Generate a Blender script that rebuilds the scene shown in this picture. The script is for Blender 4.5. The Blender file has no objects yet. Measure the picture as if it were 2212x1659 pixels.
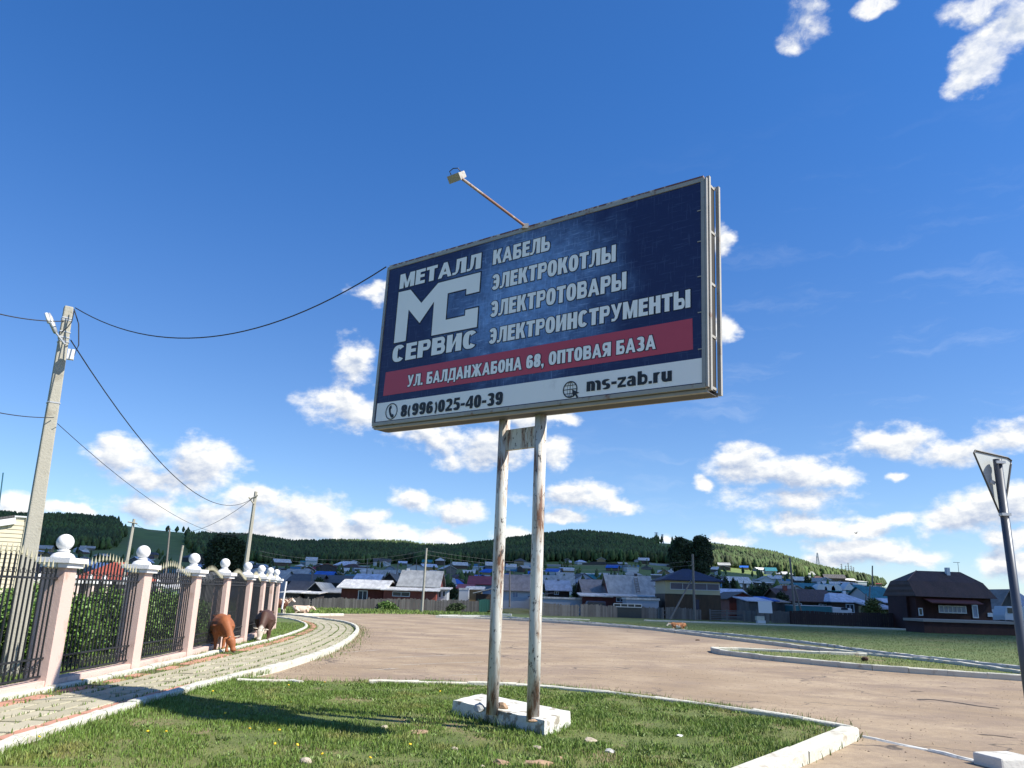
import bpy, bmesh, math, random
import numpy as np
from mathutils import Vector, Matrix
random.seed(7); RNG = np.random.default_rng(7)
SC = bpy.context.scene; COL = SC.collection
R = math.radians
# ------------------------------------------------------------------ camera
PW, PH, FPX, PITCH, ROLL, HC = 2212.0, 1659.0, 1709.9, .26073, .03271, 1.85
FW = np.array([0, math.cos(PITCH), math.sin(PITCH)]); _u = np.array([0, -math.sin(PITCH), math.cos(PITCH)]); _r = np.array([1., 0, 0])
RT = math.cos(ROLL)*_r + math.sin(ROLL)*_u; UP = -math.sin(ROLL)*_r + math.cos(ROLL)*_u
EYE = np.array([0, 0, HC])
cam = bpy.data.cameras.new('camera'); co = bpy.data.objects.new('camera', cam); COL.objects.link(co)
cam.sensor_width = 36; cam.lens = 36*FPX/PW; cam.clip_start = .05; cam.clip_end = 12000
co.matrix_world = Matrix(((RT[0], UP[0], -FW[0], 0), (RT[1], UP[1], -FW[1], 0), (RT[2], UP[2], -FW[2], HC), (0, 0, 0, 1)))
SC.camera = co
# ------------------------------------------------------------------ light
SUN_AZ, SUN_EL = -18, 46            # azimuth measured from +X towards +Y
SV = Vector((math.cos(R(SUN_AZ))*math.cos(R(SUN_EL)), math.sin(R(SUN_AZ))*math.cos(R(SUN_EL)), math.sin(R(SUN_EL))))
sl = bpy.data.lights.new('sun', 'SUN'); sl.energy = 5.0; sl.angle = R(.55); sl.color = (1, .94, .83)
so = bpy.data.objects.new('sun', sl); COL.objects.link(so); so.rotation_euler = SV.to_track_quat('Z', 'Y').to_euler()
SC.view_settings.view_transform = 'Standard'; SC.view_settings.look = 'None'
SC.view_settings.exposure = .78; SC.view_settings.gamma = 1; SC.view_settings.use_curve_mapping = False

# ------------------------------------------------------------------ image -> place helpers (2212 x 1659 measuring grid)
def ray(x, y): return FW + RT*(x-PW/2)/FPX - UP*(y-PH/2)/FPX
def G(x, y, z=0.):
    v = ray(x, y); t = (z-HC)/v[2]; return Vector((v[0]*t, v[1]*t, z))
def at(x, y, Y):
    v = ray(x, y); t = Y/v[1]; return Vector((v[0]*t, Y, HC+v[2]*t))
def elev(x, y):
    v = ray(x, y); return math.atan2(v[0], v[1]), math.atan2(v[2], math.hypot(v[0], v[1]))
def px(p):
    d = np.array(p)-EYE; z = d@FW; return PW/2+FPX*(d@RT)/z, PH/2-FPX*(d@UP)/z

# ------------------------------------------------------------------ materials
class NT:
    def __init__(s, nt): s.nt = nt
    def n(s, t, **k):
        nd = s.nt.nodes.new(t)
        for a, b in k.items():
            if a.startswith('i_'): nd.inputs[a[2:].replace('_', ' ')].default_value = b
            else: setattr(nd, a, b)
        return nd
    def l(s, a, b): s.nt.links.new(a, b)
    def val(s, x, sock):
        if isinstance(x, (int, float)): sock.default_value = x
        elif isinstance(x, (tuple, list)): sock.default_value = tuple(x)+((1,) if len(x) == 3 and sock.type == 'RGBA' else ())
        else: s.l(x, sock)
    def math(s, op, a, b=0., c=0., clamp=False):
        m = s.n('ShaderNodeMath', operation=op, use_clamp=clamp); s.val(a, m.inputs[0]); s.val(b, m.inputs[1]); s.val(c, m.inputs[2]); return m.outputs[0]
    def vm(s, op, a, b=(0, 0, 0)):
        m = s.n('ShaderNodeVectorMath', operation=op); s.val(a, m.inputs[0])
        s.val(b, m.inputs[3] if op == 'SCALE' else m.inputs[1]); return m.outputs['Value'] if op in ('LENGTH', 'DOT_PRODUCT') else m.outputs[0]
    def mix(s, f, a, b, bt='MIX'):
        m = s.n('ShaderNodeMix', data_type='RGBA', blend_type=bt); s.val(f, m.inputs[0]); s.val(a, m.inputs[6]); s.val(b, m.inputs[7]); return m.outputs[2]
    def noise(s, vec, scale, detail=4, rough=.55, dist=0.):
        m = s.n('ShaderNodeTexNoise'); m.inputs['Scale'].default_value = scale; m.inputs['Detail'].default_value = detail
        m.inputs['Roughness'].default_value = rough; m.inputs['Distortion'].default_value = dist
        if vec is not None: s.l(vec, m.inputs['Vector'])
        return m.outputs['Fac']
    def sstep(s, x, a, b, lo=0., hi=1.):
        m = s.n('ShaderNodeMapRange', interpolation_type='SMOOTHSTEP'); s.val(x, m.inputs[0])
        for i, v in ((1, a), (2, b), (3, lo), (4, hi)): m.inputs[i].default_value = v
        return m.outputs[0]
    def scl(s, vec, v):
        m = s.n('ShaderNodeMapping'); m.inputs['Scale'].default_value = v; s.l(vec, m.inputs['Vector']); return m.outputs[0]

def newmat(name):
    m = bpy.data.materials.new(name); m.use_nodes = True; nt = m.node_tree; nt.nodes.clear(); t = NT(nt)
    out = t.n('ShaderNodeOutputMaterial'); b = t.n('ShaderNodeBsdfPrincipled'); t.l(b.outputs[0], out.inputs[0])
    return m, t, b
def coord(t, kind='Object'):
    return t.n('ShaderNodeTexCoord').outputs[kind]
def world_pos(t): return t.n('ShaderNodeNewGeometry').outputs['Position']
MC = {}
def mat(name, c, rough=.8, var=.18, scale=4., bump=.0, bscale=40., metal=0., c2=None, c2amt=(.5, .62), c2scale=3., stretch=None, isl=0., wpos=False):
    if name in MC: return MC[name]
    m, t, b = newmat(name); v = world_pos(t) if wpos else coord(t)
    if stretch: v = t.scl(v, stretch)
    n1 = t.noise(v, scale, 6, .6)
    base = t.mix(n1, tuple(x*(1-var) for x in c), tuple(min(1, x*(1+var)) for x in c))
    if c2 is not None:
        n2 = t.noise(v, c2scale, 8, .65); f = t.sstep(n2, *c2amt); base = t.mix(f, base, c2)
    if isl:
        g = t.n('ShaderNodeNewGeometry'); hv = t.n('ShaderNodeHueSaturation')
        t.l(base, hv.inputs['Color']); t.l(t.math('MULTIPLY_ADD', g.outputs['Random Per Island'], 2*isl, 1-isl), hv.inputs['Value'])
        t.l(t.math('MULTIPLY_ADD', g.outputs['Random Per Island'], .03, .485), hv.inputs['Hue']); base = hv.outputs[0]
    t.l(base, b.inputs['Base Color']); b.inputs['Roughness'].default_value = rough; b.inputs['Metallic'].default_value = metal
    if bump:
        bn = t.n('ShaderNodeBump'); bn.inputs['Strength'].default_value = bump; bn.inputs['Distance'].default_value = .02
        t.l(t.noise(v, bscale, 6, .6), bn.inputs['Height']); t.l(bn.outputs[0], b.inputs['Normal'])
    MC[name] = m; return m
def roofmat(name, c, per=6., axis='x', rust=None, st=.5):
    if name in MC: return MC[name]
    m, t, b = newmat(name); v = coord(t)
    n1 = t.noise(t.scl(v, (1.5, .6, .6)), 1.2, 6, .65)
    base = t.mix(t.sstep(n1, .3, .7), tuple(x*.72 for x in c), tuple(min(1, x*1.22) for x in c))
    if rust: base = t.mix(t.sstep(t.noise(v, .9, 8, .7), .55, .72), base, rust)
    t.l(base, b.inputs['Base Color']); b.inputs['Roughness'].default_value = .62
    w = t.n('ShaderNodeTexWave'); w.bands_direction = axis.upper(); w.inputs['Scale'].default_value = per; t.l(v, w.inputs['Vector'])
    bn = t.n('ShaderNodeBump'); bn.inputs['Strength'].default_value = st; bn.inputs['Distance'].default_value = .05
    t.l(w.outputs['Fac'], bn.inputs['Height']); t.l(bn.outputs[0], b.inputs['Normal'])
    MC[name] = m; return m

# ------------------------------------------------------------------ object helpers
def tag(o, label=None, cat=None, group=None, kind=None):
    if label: o['label'] = label
    if cat: o['category'] = cat
    if group: o['group'] = group
    if kind: o['kind'] = kind
    return o
def empty(name, loc=(0, 0, 0), rz=0., label=None, cat=None, group=None):
    o = bpy.data.objects.new(name, None); COL.objects.link(o); o.location = loc; o.rotation_euler = (0, 0, rz); o.empty_display_size = .2
    return tag(o, label, cat, group)
def link(name, me, m=None, parent=None, smooth=False, loc=None):
    o = bpy.data.objects.new(name, me); COL.objects.link(o)
    if m is not None and not me.materials: me.materials.append(m)
    if parent is not None: o.parent = parent
    if smooth: me.shade_smooth()
    if loc is not None: o.location = loc
    return o
class MB:
    def __init__(s): s.v = []; s.f = []
    def add(s, vs, fs):
        k = len(s.v); s.v += [tuple(v) for v in vs]; s.f += [tuple(i+k for i in f) for f in fs]; return s
    def box(s, x0, x1, y0, y1, z0, z1, M=None):
        vs = [(x, y, z) for z in (z0, z1) for y in (y0, y1) for x in (x0, x1)]
        if M is not None: vs = [M @ Vector(v) for v in vs]
        return s.add(vs, [(0, 2, 3, 1), (4, 5, 7, 6), (0, 1, 5, 4), (2, 6, 7, 3), (0, 4, 6, 2), (1, 3, 7, 5)])
    def tube(s, pts, rad, n=8, cap=True, up=(0, 0, 1)):
        pts = [Vector(p) for p in pts]; rr = rad if isinstance(rad, (list, tuple)) else [rad]*len(pts); rings = []
        for i, p in enumerate(pts):
            d = (pts[min(i+1, len(pts)-1)]-pts[max(i-1, 0)]).normalized()
            a = d.cross(Vector(up)); a = a if a.length > 1e-3 else d.cross(Vector((1, 0, 0))); a.normalize(); b = d.cross(a)
            r = rr[i] if isinstance(rr[i], tuple) else (rr[i], rr[i])
            rings.append([p+a*math.cos(2*math.pi*k/n)*r[0]+b*math.sin(2*math.pi*k/n)*r[1] for k in range(n)])
        vs = [v for q in rings for v in q]; fs = []
        for i in range(len(pts)-1):
            for k in range(n): fs.append((i*n+k, i*n+(k+1) % n, (i+1)*n+(k+1) % n, (i+1)*n+k))
        if cap: fs += [tuple(range(n-1, -1, -1)), tuple((len(pts)-1)*n+k for k in range(n))]
        return s.add(vs, fs)
    def lathe(s, prof, n=16, c=(0, 0, 0)):
        vs = [(c[0]+r*math.cos(2*math.pi*k/n), c[1]+r*math.sin(2*math.pi*k/n), c[2]+z) for r, z in prof for k in range(n)]; fs = []
        for i in range(len(prof)-1):
            for k in range(n): fs.append((i*n+k, i*n+(k+1) % n, (i+1)*n+(k+1) % n, (i+1)*n+k))
        fs += [tuple(range(n-1, -1, -1)), tuple((len(prof)-1)*n+k for k in range(n))]
        return s.add(vs, fs)
    def prism(s, poly, a, b, M=None):   # poly in xz, extruded along y from a to b
        n = len(poly); vs = [(x, a, z) for x, z in poly]+[(x, b, z) for x, z in poly]
        if M is not None: vs = [M @ Vector(v) for v in vs]
        return s.add(vs, [tuple(range(n)), tuple(range(2*n-1, n-1, -1))]+[(i, i+n, (i+1) % n+n, (i+1) % n) for i in range(n)])
    def mesh(s, name='m'):
        me = bpy.data.meshes.new(name); me.from_pydata(s.v, [], s.f); me.update(); return me
    def build(s, name, m=None, parent=None, smooth=False, loc=None, norm=True):
        me = s.mesh(name)
        if norm:
            bm = bmesh.new(); bm.from_mesh(me); bmesh.ops.recalc_face_normals(bm, faces=bm.faces); bm.to_mesh(me); bm.free()
        return link(name, me, m, parent, smooth, loc)
def sphere_prof(r, n=8, z0=0.): return [(max(1e-4, r*math.sin(math.pi*i/n)), z0+r-r*math.cos(math.pi*i/n)) for i in range(n+1)]
def bevel(o, w, seg=2):
    bm = bmesh.new(); bm.from_mesh(o.data); bmesh.ops.bevel(bm, geom=list(bm.edges), offset=w, segments=seg, affect='EDGES', profile=.6); bm.to_mesh(o.data); bm.free()
def bulk(name, V, F, m, parent=None):   # numpy arrays, fast
    me = bpy.data.meshes.new(name); nf, k = F.shape
    me.vertices.add(len(V)); me.vertices.foreach_set('co', V.astype(np.float32).ravel())
    me.loops.add(nf*k); me.loops.foreach_set('vertex_index', F.astype(np.int32).ravel())
    me.polygons.add(nf); me.polygons.foreach_set('loop_start', np.arange(0, nf*k, k, dtype=np.int32))
    me.update(calc_edges=True); me.validate(); return link(name, me, m, parent)
def sheet(name, pts, m, z, kind='structure', parent=None, label=None):
    me = bpy.data.meshes.new(name); bm = bmesh.new(); vs = [bm.verts.new((p[0], p[1], z)) for p in pts]; f = bm.faces.new(vs)
    bmesh.ops.triangulate(bm, faces=[f]); bmesh.ops.recalc_face_normals(bm, faces=bm.faces)
    bm.normal_update()
    if bm.faces[:][0].normal.z < 0: bmesh.ops.reverse_faces(bm, faces=bm.faces)
    bm.to_mesh(me); bm.free(); o = link(name, me, m, parent); tag(o, label, None, None, kind); return o
def inpoly(x, y, P):
    P = np.asarray([(p[0], p[1]) for p in P]); c = np.zeros(len(x), bool); j = len(P)-1
    for i in range(len(P)):
        a = (P[i, 1] > y) != (P[j, 1] > y)
        with np.errstate(divide='ignore', invalid='ignore'): b = x < (P[j, 0]-P[i, 0])*(y-P[i, 1])/(P[j, 1]-P[i, 1])+P[i, 0]
        c ^= a & b; j = i
    return c
def resample(pts, step):
    pts = [Vector((p[0], p[1], 0)) for p in pts]; out = [pts[0].copy()]; acc = 0.
    for a, b in zip(pts, pts[1:]):
        L = (b-a).length; d = step-acc
        while d <= L: out.append(a.lerp(b, d/L)); d += step
        acc = (acc+L) % step if L else acc
    if (out[-1]-pts[-1]).length > step*.3: out.append(pts[-1].copy())
    return out
def smooth_line(pts, it=2):
    pts = [Vector((p[0], p[1], 0)) for p in pts]
    for _ in range(it):
        q = [pts[0]]
        for a, b in zip(pts, pts[1:]): q += [a.lerp(b, .25), a.lerp(b, .75)]
        pts = q+[pts[-1]]
    return pts

# ------------------------------------------------------------------ world: daylight sky with cumulus
w = bpy.data.worlds.new('World'); SC.world = w; w.use_nodes = True; wt = w.node_tree; wt.nodes.clear(); T = NT(wt)
BLOBS = [(250, 985, 78, 36), (425, 1000, 110, 50), (330, 1028, 120, 34), (300, 1098, 105, 48), (470, 1112, 120, 46), (570, 1085, 70, 34), (650, 1110, 115, 46), (800, 1118, 48, 30),
         (770, 1150, 150, 26), (600, 1150, 130, 26), (150, 1108, 60, 14), (15, 1095, 40, 32), (895, 1085, 58, 30), (985, 1108, 78, 30), (960, 1165, 55, 20), (770, 785, 52, 48), (745, 880, 92, 36), (805, 628, 48, 24),
         (940, 940, 100, 34), (1075, 965, 130, 45), (1190, 985, 36, 36), (1120, 905, 70, 30), (1240, 1072, 112, 32), (1340, 1092, 55, 22), (1225, 1116, 76, 15), (1120, 1160, 60, 24), (1555, 530, 28, 42), (1560, 718, 34, 30),
         (1600, 995, 72, 44), (1700, 1022, 130, 40), (1700, 1075, 140, 32), (1805, 1028, 66, 26), (1520, 1048, 22, 18), (1750, 1134, 112, 28), (1860, 1138, 80, 24), (1950, 1120, 60, 18), (2060, 1128, 90, 32),
         (1850, 1188, 120, 26), (1960, 1205, 100, 22), (1800, 1212, 60, 16), (1437, 1158, 38, 20), (1560, 1172, 85, 18), (1940, 955, 118, 36), (2060, 968, 115, 34), (2170, 940, 70, 40), (1940, 1028, 28, 14),
         (2160, 1090, 110, 44), (2190, 1160, 60, 26), (2180, 1215, 70, 30), (2110, 135, 62, 62), (2190, 60, 62, 72), (2110, 8, 105, 30), (1740, 30, 46, 62), (1705, 92, 30, 36), (1895, 12, 46, 18), (1195, 895, 60, 14)]
grp = bpy.data.node_groups.new('cloud_field', 'ShaderNodeTree')
grp.interface.new_socket('Vector', in_out='INPUT', socket_type='NodeSocketVector'); grp.interface.new_socket('Field', in_out='OUTPUT', socket_type='NodeSocketFloat')
g = NT(grp); gi = g.n('NodeGroupInput'); go = g.n('NodeGroupOutput'); cur = None
for bx, by, bw, bh in BLOBS:
    c = Vector(ray(bx, by)).normalized(); e = Vector(ray(bx+bw, by)).normalized(); f = Vector(ray(bx, by-bh)).normalized()
    mp = g.n('ShaderNodeMapping', vector_type='TEXTURE')
    if cur is None: g.l(gi.outputs[0], mp.inputs['Vector'])
    else:
        ma = g.n('ShaderNodeVectorMath', operation='MULTIPLY_ADD'); g.l(cur, ma.inputs[0]); ma.inputs[1].default_value = (1e-7, 1e-7, 1e-7); g.l(gi.outputs[0], ma.inputs[2]); g.l(ma.outputs[0], mp.inputs['Vector'])
    el = math.asin(c.z); mp.inputs['Location'].default_value = c; mp.inputs['Rotation'].default_value = (0, 0, -math.atan2(c.x, c.y))
    a = (e-c).length*1.16; b = (f-c).length*1.2; mp.inputs['Scale'].default_value = (a, a, b)
    L = g.vm('LENGTH', mp.outputs[0])
    cur = L if cur is None else g.math('SMOOTH_MIN', cur, L, .28)
g.l(g.math('SUBTRACT', 1., cur), go.inputs[0])
tc = T.n('ShaderNodeTexCoord'); D = tc.outputs['Generated']
def field(vec):
    n = T.n('ShaderNodeGroup'); n.node_tree = grp; T.l(vec, n.inputs[0]); return n.outputs[0]
sep = T.n('ShaderNodeSeparateXYZ'); T.l(D, sep.inputs[0])
wob = T.n('ShaderNodeTexNoise'); wob.inputs['Scale'].default_value = 22; wob.inputs['Detail'].default_value = 5; T.l(D, wob.inputs['Vector'])
off = T.vm('SCALE', T.vm('SUBTRACT', wob.outputs['Color'], (.5, .5, .5)), .035)
Dw = T.vm('ADD', D, off)
F0 = field(Dw); F1 = field(T.vm('ADD', Dw, (.010, 0, .016)))
Ds = T.scl(D, (1, 1, 1.7)); Ds2 = T.scl(T.vm('ADD', D, (.0045, 0, .006)), (1, 1, 1.7))
n0 = T.noise(Ds, 17, 9, .60); n1 = T.noise(Ds2, 17, 9, .60)
elsewhere = T.math('MULTIPLY', T.sstep(sep.outputs['Y'], .55, .25), T.sstep(T.noise(D, 4.2, 6, .6), .50, .70))
F0e = T.math('MAXIMUM', F0, T.math('MULTIPLY_ADD', elsewhere, 1.1, -.45))
den = T.math('ADD', F0e, T.math('MULTIPLY', T.math('MULTIPLY', T.math('SUBTRACT', n0, .5), 2.3), T.sstep(F0e, -.75, -.1)))
alpha = T.math('MULTIPLY', T.sstep(den, -.04, .62), T.sstep(sep.outputs['Z'], -.02, .02))
alpha = T.math('MULTIPLY', alpha, T.math('ADD', T.math('MULTIPLY', T.sstep(sep.outputs['Z'], .50, .62), T.math('SUBTRACT', T.sstep(T.noise(T.scl(Dw, (1, 1, 1)), 13, 8, .68), .36, .66), 1.)), 1.))
lit = T.math('MULTIPLY', T.math('SUBTRACT', n0, n1), 3.8)                  # billows facing the light
base = T.math('MULTIPLY', T.sstep(F1, .0, .75), -.75)                      # thick parts grey towards their undersides
shade = T.math('ADD', T.math('ADD', 1.0, lit), base, clamp=True)
ccol = T.mix(shade, (3.3, 3.9, 5.1), (7.3, 7.3, 7.1))
sky = T.n('ShaderNodeTexSky', sky_type='NISHITA', sun_disc=False)
sky.sun_elevation = R(SUN_EL); sky.sun_rotation = R(90-SUN_AZ); sky.altitude = 700; sky.air_density = .9; sky.dust_density = .25; sky.ozone_density = 3.2
hs = T.n('ShaderNodeHueSaturation'); hs.inputs['Saturation'].default_value = 1.04; hs.inputs['Value'].default_value = 1.05; T.l(sky.outputs[0], hs.inputs['Color'])
grade = T.mix(T.sstep(sep.outputs['Z'], .0, .62), (.84, .90, 1.0), (.42, .88, 1.32)); skyc = T.mix(1., hs.outputs[0], grade, 'MULTIPLY')
veil = T.math('MULTIPLY', T.math('MULTIPLY', T.sstep(T.noise(T.scl(T.vm('ADD', D, off), (1.2, 1.2, 7)), 5.5, 7, .62), .50, .78), T.sstep(sep.outputs['Z'], .60, .12)), T.math('MULTIPLY', T.sstep(sep.outputs['Z'], .02, .12), T.sstep(sep.outputs['X'], -.05, .35)))
skyc = T.mix(T.math('MULTIPLY', veil, .24), skyc, (5.6, 6.2, 7.2))
fin = T.mix(alpha, skyc, ccol)
bg = T.n('ShaderNodeBackground'); bg.inputs['Strength'].default_value = .088; T.l(fin, bg.inputs['Color'])
wo = T.n('ShaderNodeOutputWorld'); T.l(bg.outputs[0], wo.inputs[0])
try: w.cycles.sampling_method = 'MANUAL'; w.cycles.sample_map_resolution = 512
except Exception: pass

# ------------------------------------------------------------------ terrain
SKY = [(-400, 1100), (-50, 1108), (60, 1117), (92, 1118), (125, 1116), (175, 1119), (240, 1123), (287, 1136), (317, 1143), (400, 1151), (450, 1159), (537, 1161), (633, 1175), (727, 1173), (829, 1174), (878, 1176),
       (908, 1182), (978, 1184), (1065, 1174), (1148, 1162), (1200, 1156), (1230, 1152), (1272, 1153), (1352, 1161), (1404, 1171), (1452, 1175), (1536, 1181), (1612, 1190), (1672, 1199), (1724, 1215), (1764, 1229),
       (1804, 1239), (1844, 1247), (1934, 1263), (2040, 1272), (2147, 1279), (2300, 1284), (2700, 1290)]
FOR = [(-400, 1185), (160, 1186), (240, 1190), (440, 1206), (608, 1219), (1000, 1219), (1180, 1214), (1380, 1214), (1450, 1220), (1536, 1222), (1714, 1243), (1744, 1248), (1934, 1270), (2147, 1288), (2700, 1298)]
def tab(L, dy=0.):
    A = [elev(x, y) for x, y in L]; return np.array([a for a, _ in A]), np.array([b for _, b in A])
sA, sE = tab(SKY); fA, fE = tab(FOR)
bare_sky = lambda az: np.interp(az, [elev(235, 1120)[0], elev(300, 1130)[0], elev(395, 1150)[0], elev(440, 1160)[0], elev(1405, 1170)[0], elev(1420, 1170)[0], elev(1455, 1170)[0], elev(1500, 1170)[0]], [1, 0, 0, 1, 1, 0, 0, 1])
R0, R1, R2 = 150., 720., 1150.
def ss(t): t = np.clip(t, 0, 1); return t*t*(3-2*t)
def terr(x, y):
    x = np.asarray(x, float); y = np.asarray(y, float); r = np.hypot(x, y); az = np.arctan2(x, y)
    es = np.interp(az, sA, sE) - .0048*bare_sky(az); ef = np.minimum(np.interp(az, fA, fE), es-.002)
    lo = -HC/np.maximum(r, 1.)
    e0 = -HC/R0
    e = np.where(r < R0, lo, np.where(r < R1, e0+(ef-e0)*((r-R0)/(R1-R0))**.85 if False else e0+(ef-e0)*np.clip((r-R0)/(R1-R0), 0, 1)**.9, ef+(es-ef)*ss((r-R1)/(R2-R1))**.9))
    z = HC+r*np.tan(e)
    zr = HC+R2*np.tan(es)
    z = np.where(r > R2, zr-(r-R2)*.12, z)
    z = z + np.where(r > R0, np.sin(x*.013+1)*np.cos(y*.017)*1.2*ss((r-R0)/200)*ss((R2-r)/300), 0)
    return z
def terr1(x, y): return float(terr(x, y))
def hit(x, y, rmin=R0, rmax=1140):
    v = ray(x, y); h = math.hypot(v[0], v[1]); pr = None
    for r in np.arange(rmin, rmax, 4.):
        t = r/h; z = HC+v[2]*t
        if z < terr1(v[0]*t, v[1]*t): return Vector((v[0]*t, v[1]*t, terr1(v[0]*t, v[1]*t)))
    return None

def grassy(name, cols, dirt, scale, dthr, wave=None, bump=.5):
    m, t, b = newmat(name); v = world_pos(t)
    n = t.noise(v, scale, 8, .65); c = t.mix(t.sstep(n, .3, .7), cols[0], cols[1])
    n2 = t.noise(v, scale*.18, 5, .6); c = t.mix(t.sstep(n2, .42, .68), c, cols[2])
    n3 = t.noise(v, scale*.35, 8, .7); c = t.mix(t.sstep(n3, *dthr), c, dirt)
    t.l(c, b.inputs['Base Color']); b.inputs['Roughness'].default_value = .95
    bn = t.n('ShaderNodeBump'); bn.inputs['Strength'].default_value = bump; bn.inputs['Distance'].default_value = .05
    t.l(t.noise(v, scale*6, 5, .7), bn.inputs['Height']); t.l(bn.outputs[0], b.inputs['Normal']); return m
M_far = grassy('dry_meadow', ((.055, .075, .022), (.09, .115, .035), (.10, .11, .045)), (.17, .14, .09), .9, (.62, .74))
M_hill = grassy('hill_meadow', ((.10, .15, .035), (.15, .21, .05), (.12, .15, .045)), (.17, .15, .08), .06, (.68, .8))
M_lawn = grassy('lawn_soil', ((.075, .105, .02), (.12, .15, .035), (.16, .16, .05)), (.24, .18, .10), 1.6, (.52, .66), bump=.9)
M_lawn2 = grassy('meadow_lawn', ((.065, .10, .022), (.095, .14, .034), (.105, .125, .038)), (.13, .11, .06), 1.4, (.64, .76))

rs = [0, 6, 12, 20, 30, 45, 60, 80, 100, 125, R0]
nA = 72
V = [(0, 0, -.03)]; F = []
for i, r in enumerate(rs[1:]):
    for k in range(nA): a = 2*math.pi*k/nA; V.append((r*math.sin(a), r*math.cos(a), -.03))
for k in range(nA): F.append((0, 1+(k+1) % nA, 1+k))
for i in range(len(rs)-2):
    for k in range(nA): a = 1+i*nA; F.append((a+k, a+(k+1) % nA, a+nA+(k+1) % nA, a+nA+k))
me = bpy.data.meshes.new('ground'); me.from_pydata(V, [], F); me.update(); tag(link('ground', me, M_far), 'flat dry grass ground around the road and village', kind='structure')
az = np.concatenate([np.linspace(-math.pi, -.85, 40)[:-1], np.linspace(-.85, .85, 420), np.linspace(.85, math.pi, 40)[1:]])
rr = np.concatenate([np.linspace(R0, R1, 60), np.linspace(R1, R2, 50)[1:], [1180, 1250, 1400, 1700, 2400, 5000]])
A, B = np.meshgrid(az, rr); X = B*np.sin(A); Y = B*np.cos(A); Z = terr(X, Y)-.03; Z[-1] = -100; Z[rr >= 1700] = np.minimum(Z[rr >= 1700], 20)
V = np.stack([X.ravel(), Y.ravel(), Z.ravel()], 1); nr, na = A.shape
ii = (np.arange(nr-1)[:, None]*na+np.arange(na-1)[None]).ravel(); F = np.stack([ii, ii+1, ii+na+1, ii+na], 1)
hill = bulk('hills', V, F, M_hill); hill.data.shade_smooth(); tag(hill, 'long wooded hills behind the village', kind='structure')

# ------------------------------------------------------------------ road, lawns, path
M_road, t, b = newmat('worn_asphalt'); v = world_pos(t)
n = t.noise(v, .35, 7, .6); c = t.mix(t.sstep(n, .35, .68), (.275, .200, .124), (.395, .305, .205))
c = t.mix(t.sstep(t.noise(t.scl(v, (.6, .8, 1)), .45, 9, .7), .46, .62, 0, .7), c, (.20, .145, .11))
c = t.mix(t.sstep(t.noise(v, 55, 3, .7), .55, .75, 0, .6), c, (.36, .30, .26)); c = t.mix(t.sstep(t.noise(v, 38, 3, .7), .60, .75, 0, .7), c, (.09, .07, .06))
vo = t.n('ShaderNodeTexVoronoi', feature='DISTANCE_TO_EDGE'); vo.inputs['Scale'].default_value = .22
wv = t.n('ShaderNodeTexNoise'); wv.inputs['Scale'].default_value = 1.1; wv.inputs['Detail'].default_value = 6; t.l(v, wv.inputs['Vector'])
t.l(t.vm('ADD', v, t.vm('SCALE', wv.outputs['Color'], 1.6)), vo.inputs['Vector'])
c = t.mix(t.sstep(t.noise(v, 5.5, 8, .75), .38, .66, 0, .6), c, (.22, .165, .115)); c = t.mix(t.sstep(t.noise(v, 14, 6, .75), .55, .72, 0, .55), c, (.42, .34, .26))
wr = t.n('ShaderNodeTexWave', wave_type='RINGS', rings_direction='Z'); wr.inputs['Scale'].default_value = .16; wr.inputs['Distortion'].default_value = 3.5; wr.inputs['Detail'].default_value = 4; t.l(t.vm('SUBTRACT', v, (-3, 4, 0)), wr.inputs['Vector'])
c = t.mix(t.math('MULTIPLY', t.sstep(wr.outputs['Fac'], .80, .98), t.sstep(t.noise(v, .3, 3), .42, .62, 0, .26)), c, (.15, .11, .085))
crk = t.math('MULTIPLY', t.sstep(vo.outputs['Distance'], .0, .012, 1, 0), t.sstep(t.noise(v, .25, 2), .46, .6)); c = t.mix(crk, c, (.07, .055, .045))
t.l(c, b.inputs['Base Color']); b.inputs['Roughness'].default_value = .9
bn = t.n('ShaderNodeBump'); bn.inputs['Strength'].default_value = .6; bn.inputs['Distance'].default_value = .02; t.l(t.noise(v, 45, 5, .7), bn.inputs['Height']); t.l(bn.outputs[0], b.inputs['Normal'])
outer = [(-60, 1650), (0, 1620), (120, 1584), (224, 1549), (304, 1523), (388, 1499), (507, 1465), (560, 1455), (612, 1441), (658, 1426), (700, 1412), (731, 1398), (757, 1381), (770, 1368), (773, 1360), (765, 1352), (747, 1345), (707, 1339.6), (667, 1333.6), (637, 1330), (593, 1327)]
inner = [(-60, 1524), (0, 1512), (119, 1488), (224, 1467), (332, 1442), (455, 1413), (512, 1400), (569, 1387), (600, 1379), (627, 1370.5), (650, 1362), (664, 1354), (657, 1346), (637, 1339.5), (613, 1335.5), (591, 1333)]
OUT = smooth_line([G(*p, .05) for p in outer]); INN = smooth_line([G(*p, .05) for p in inner])
OUT = [OUT[0]+(OUT[0]-OUT[3]).normalized()*8]+OUT; INN = [INN[0]+(INN[0]-INN[3]).normalized()*8]+INN
OUT.append(OUT[-1]+Vector((-22, 4, 0))); INN.append(INN[-1]+Vector((-20, 3, 0)))
back = [(511, 1465), (651, 1470), (720, 1474), (797, 1471), (924, 1472.5), (1050, 1475), (1164, 1480), (1299, 1492), (1438, 1509.5), (1557, 1525), (1693, 1545), (1809, 1565), (1840, 1570)]
BK = smooth_line([G(*p, .05) for p in back], 1)
cA = G(1836, 1571, .15); cB = G(1616, 1659, .15); cC = cB+(cB-cA).normalized()*5
tipO = [p for p in OUT if p.y < G(511, 1465).y]
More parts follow.
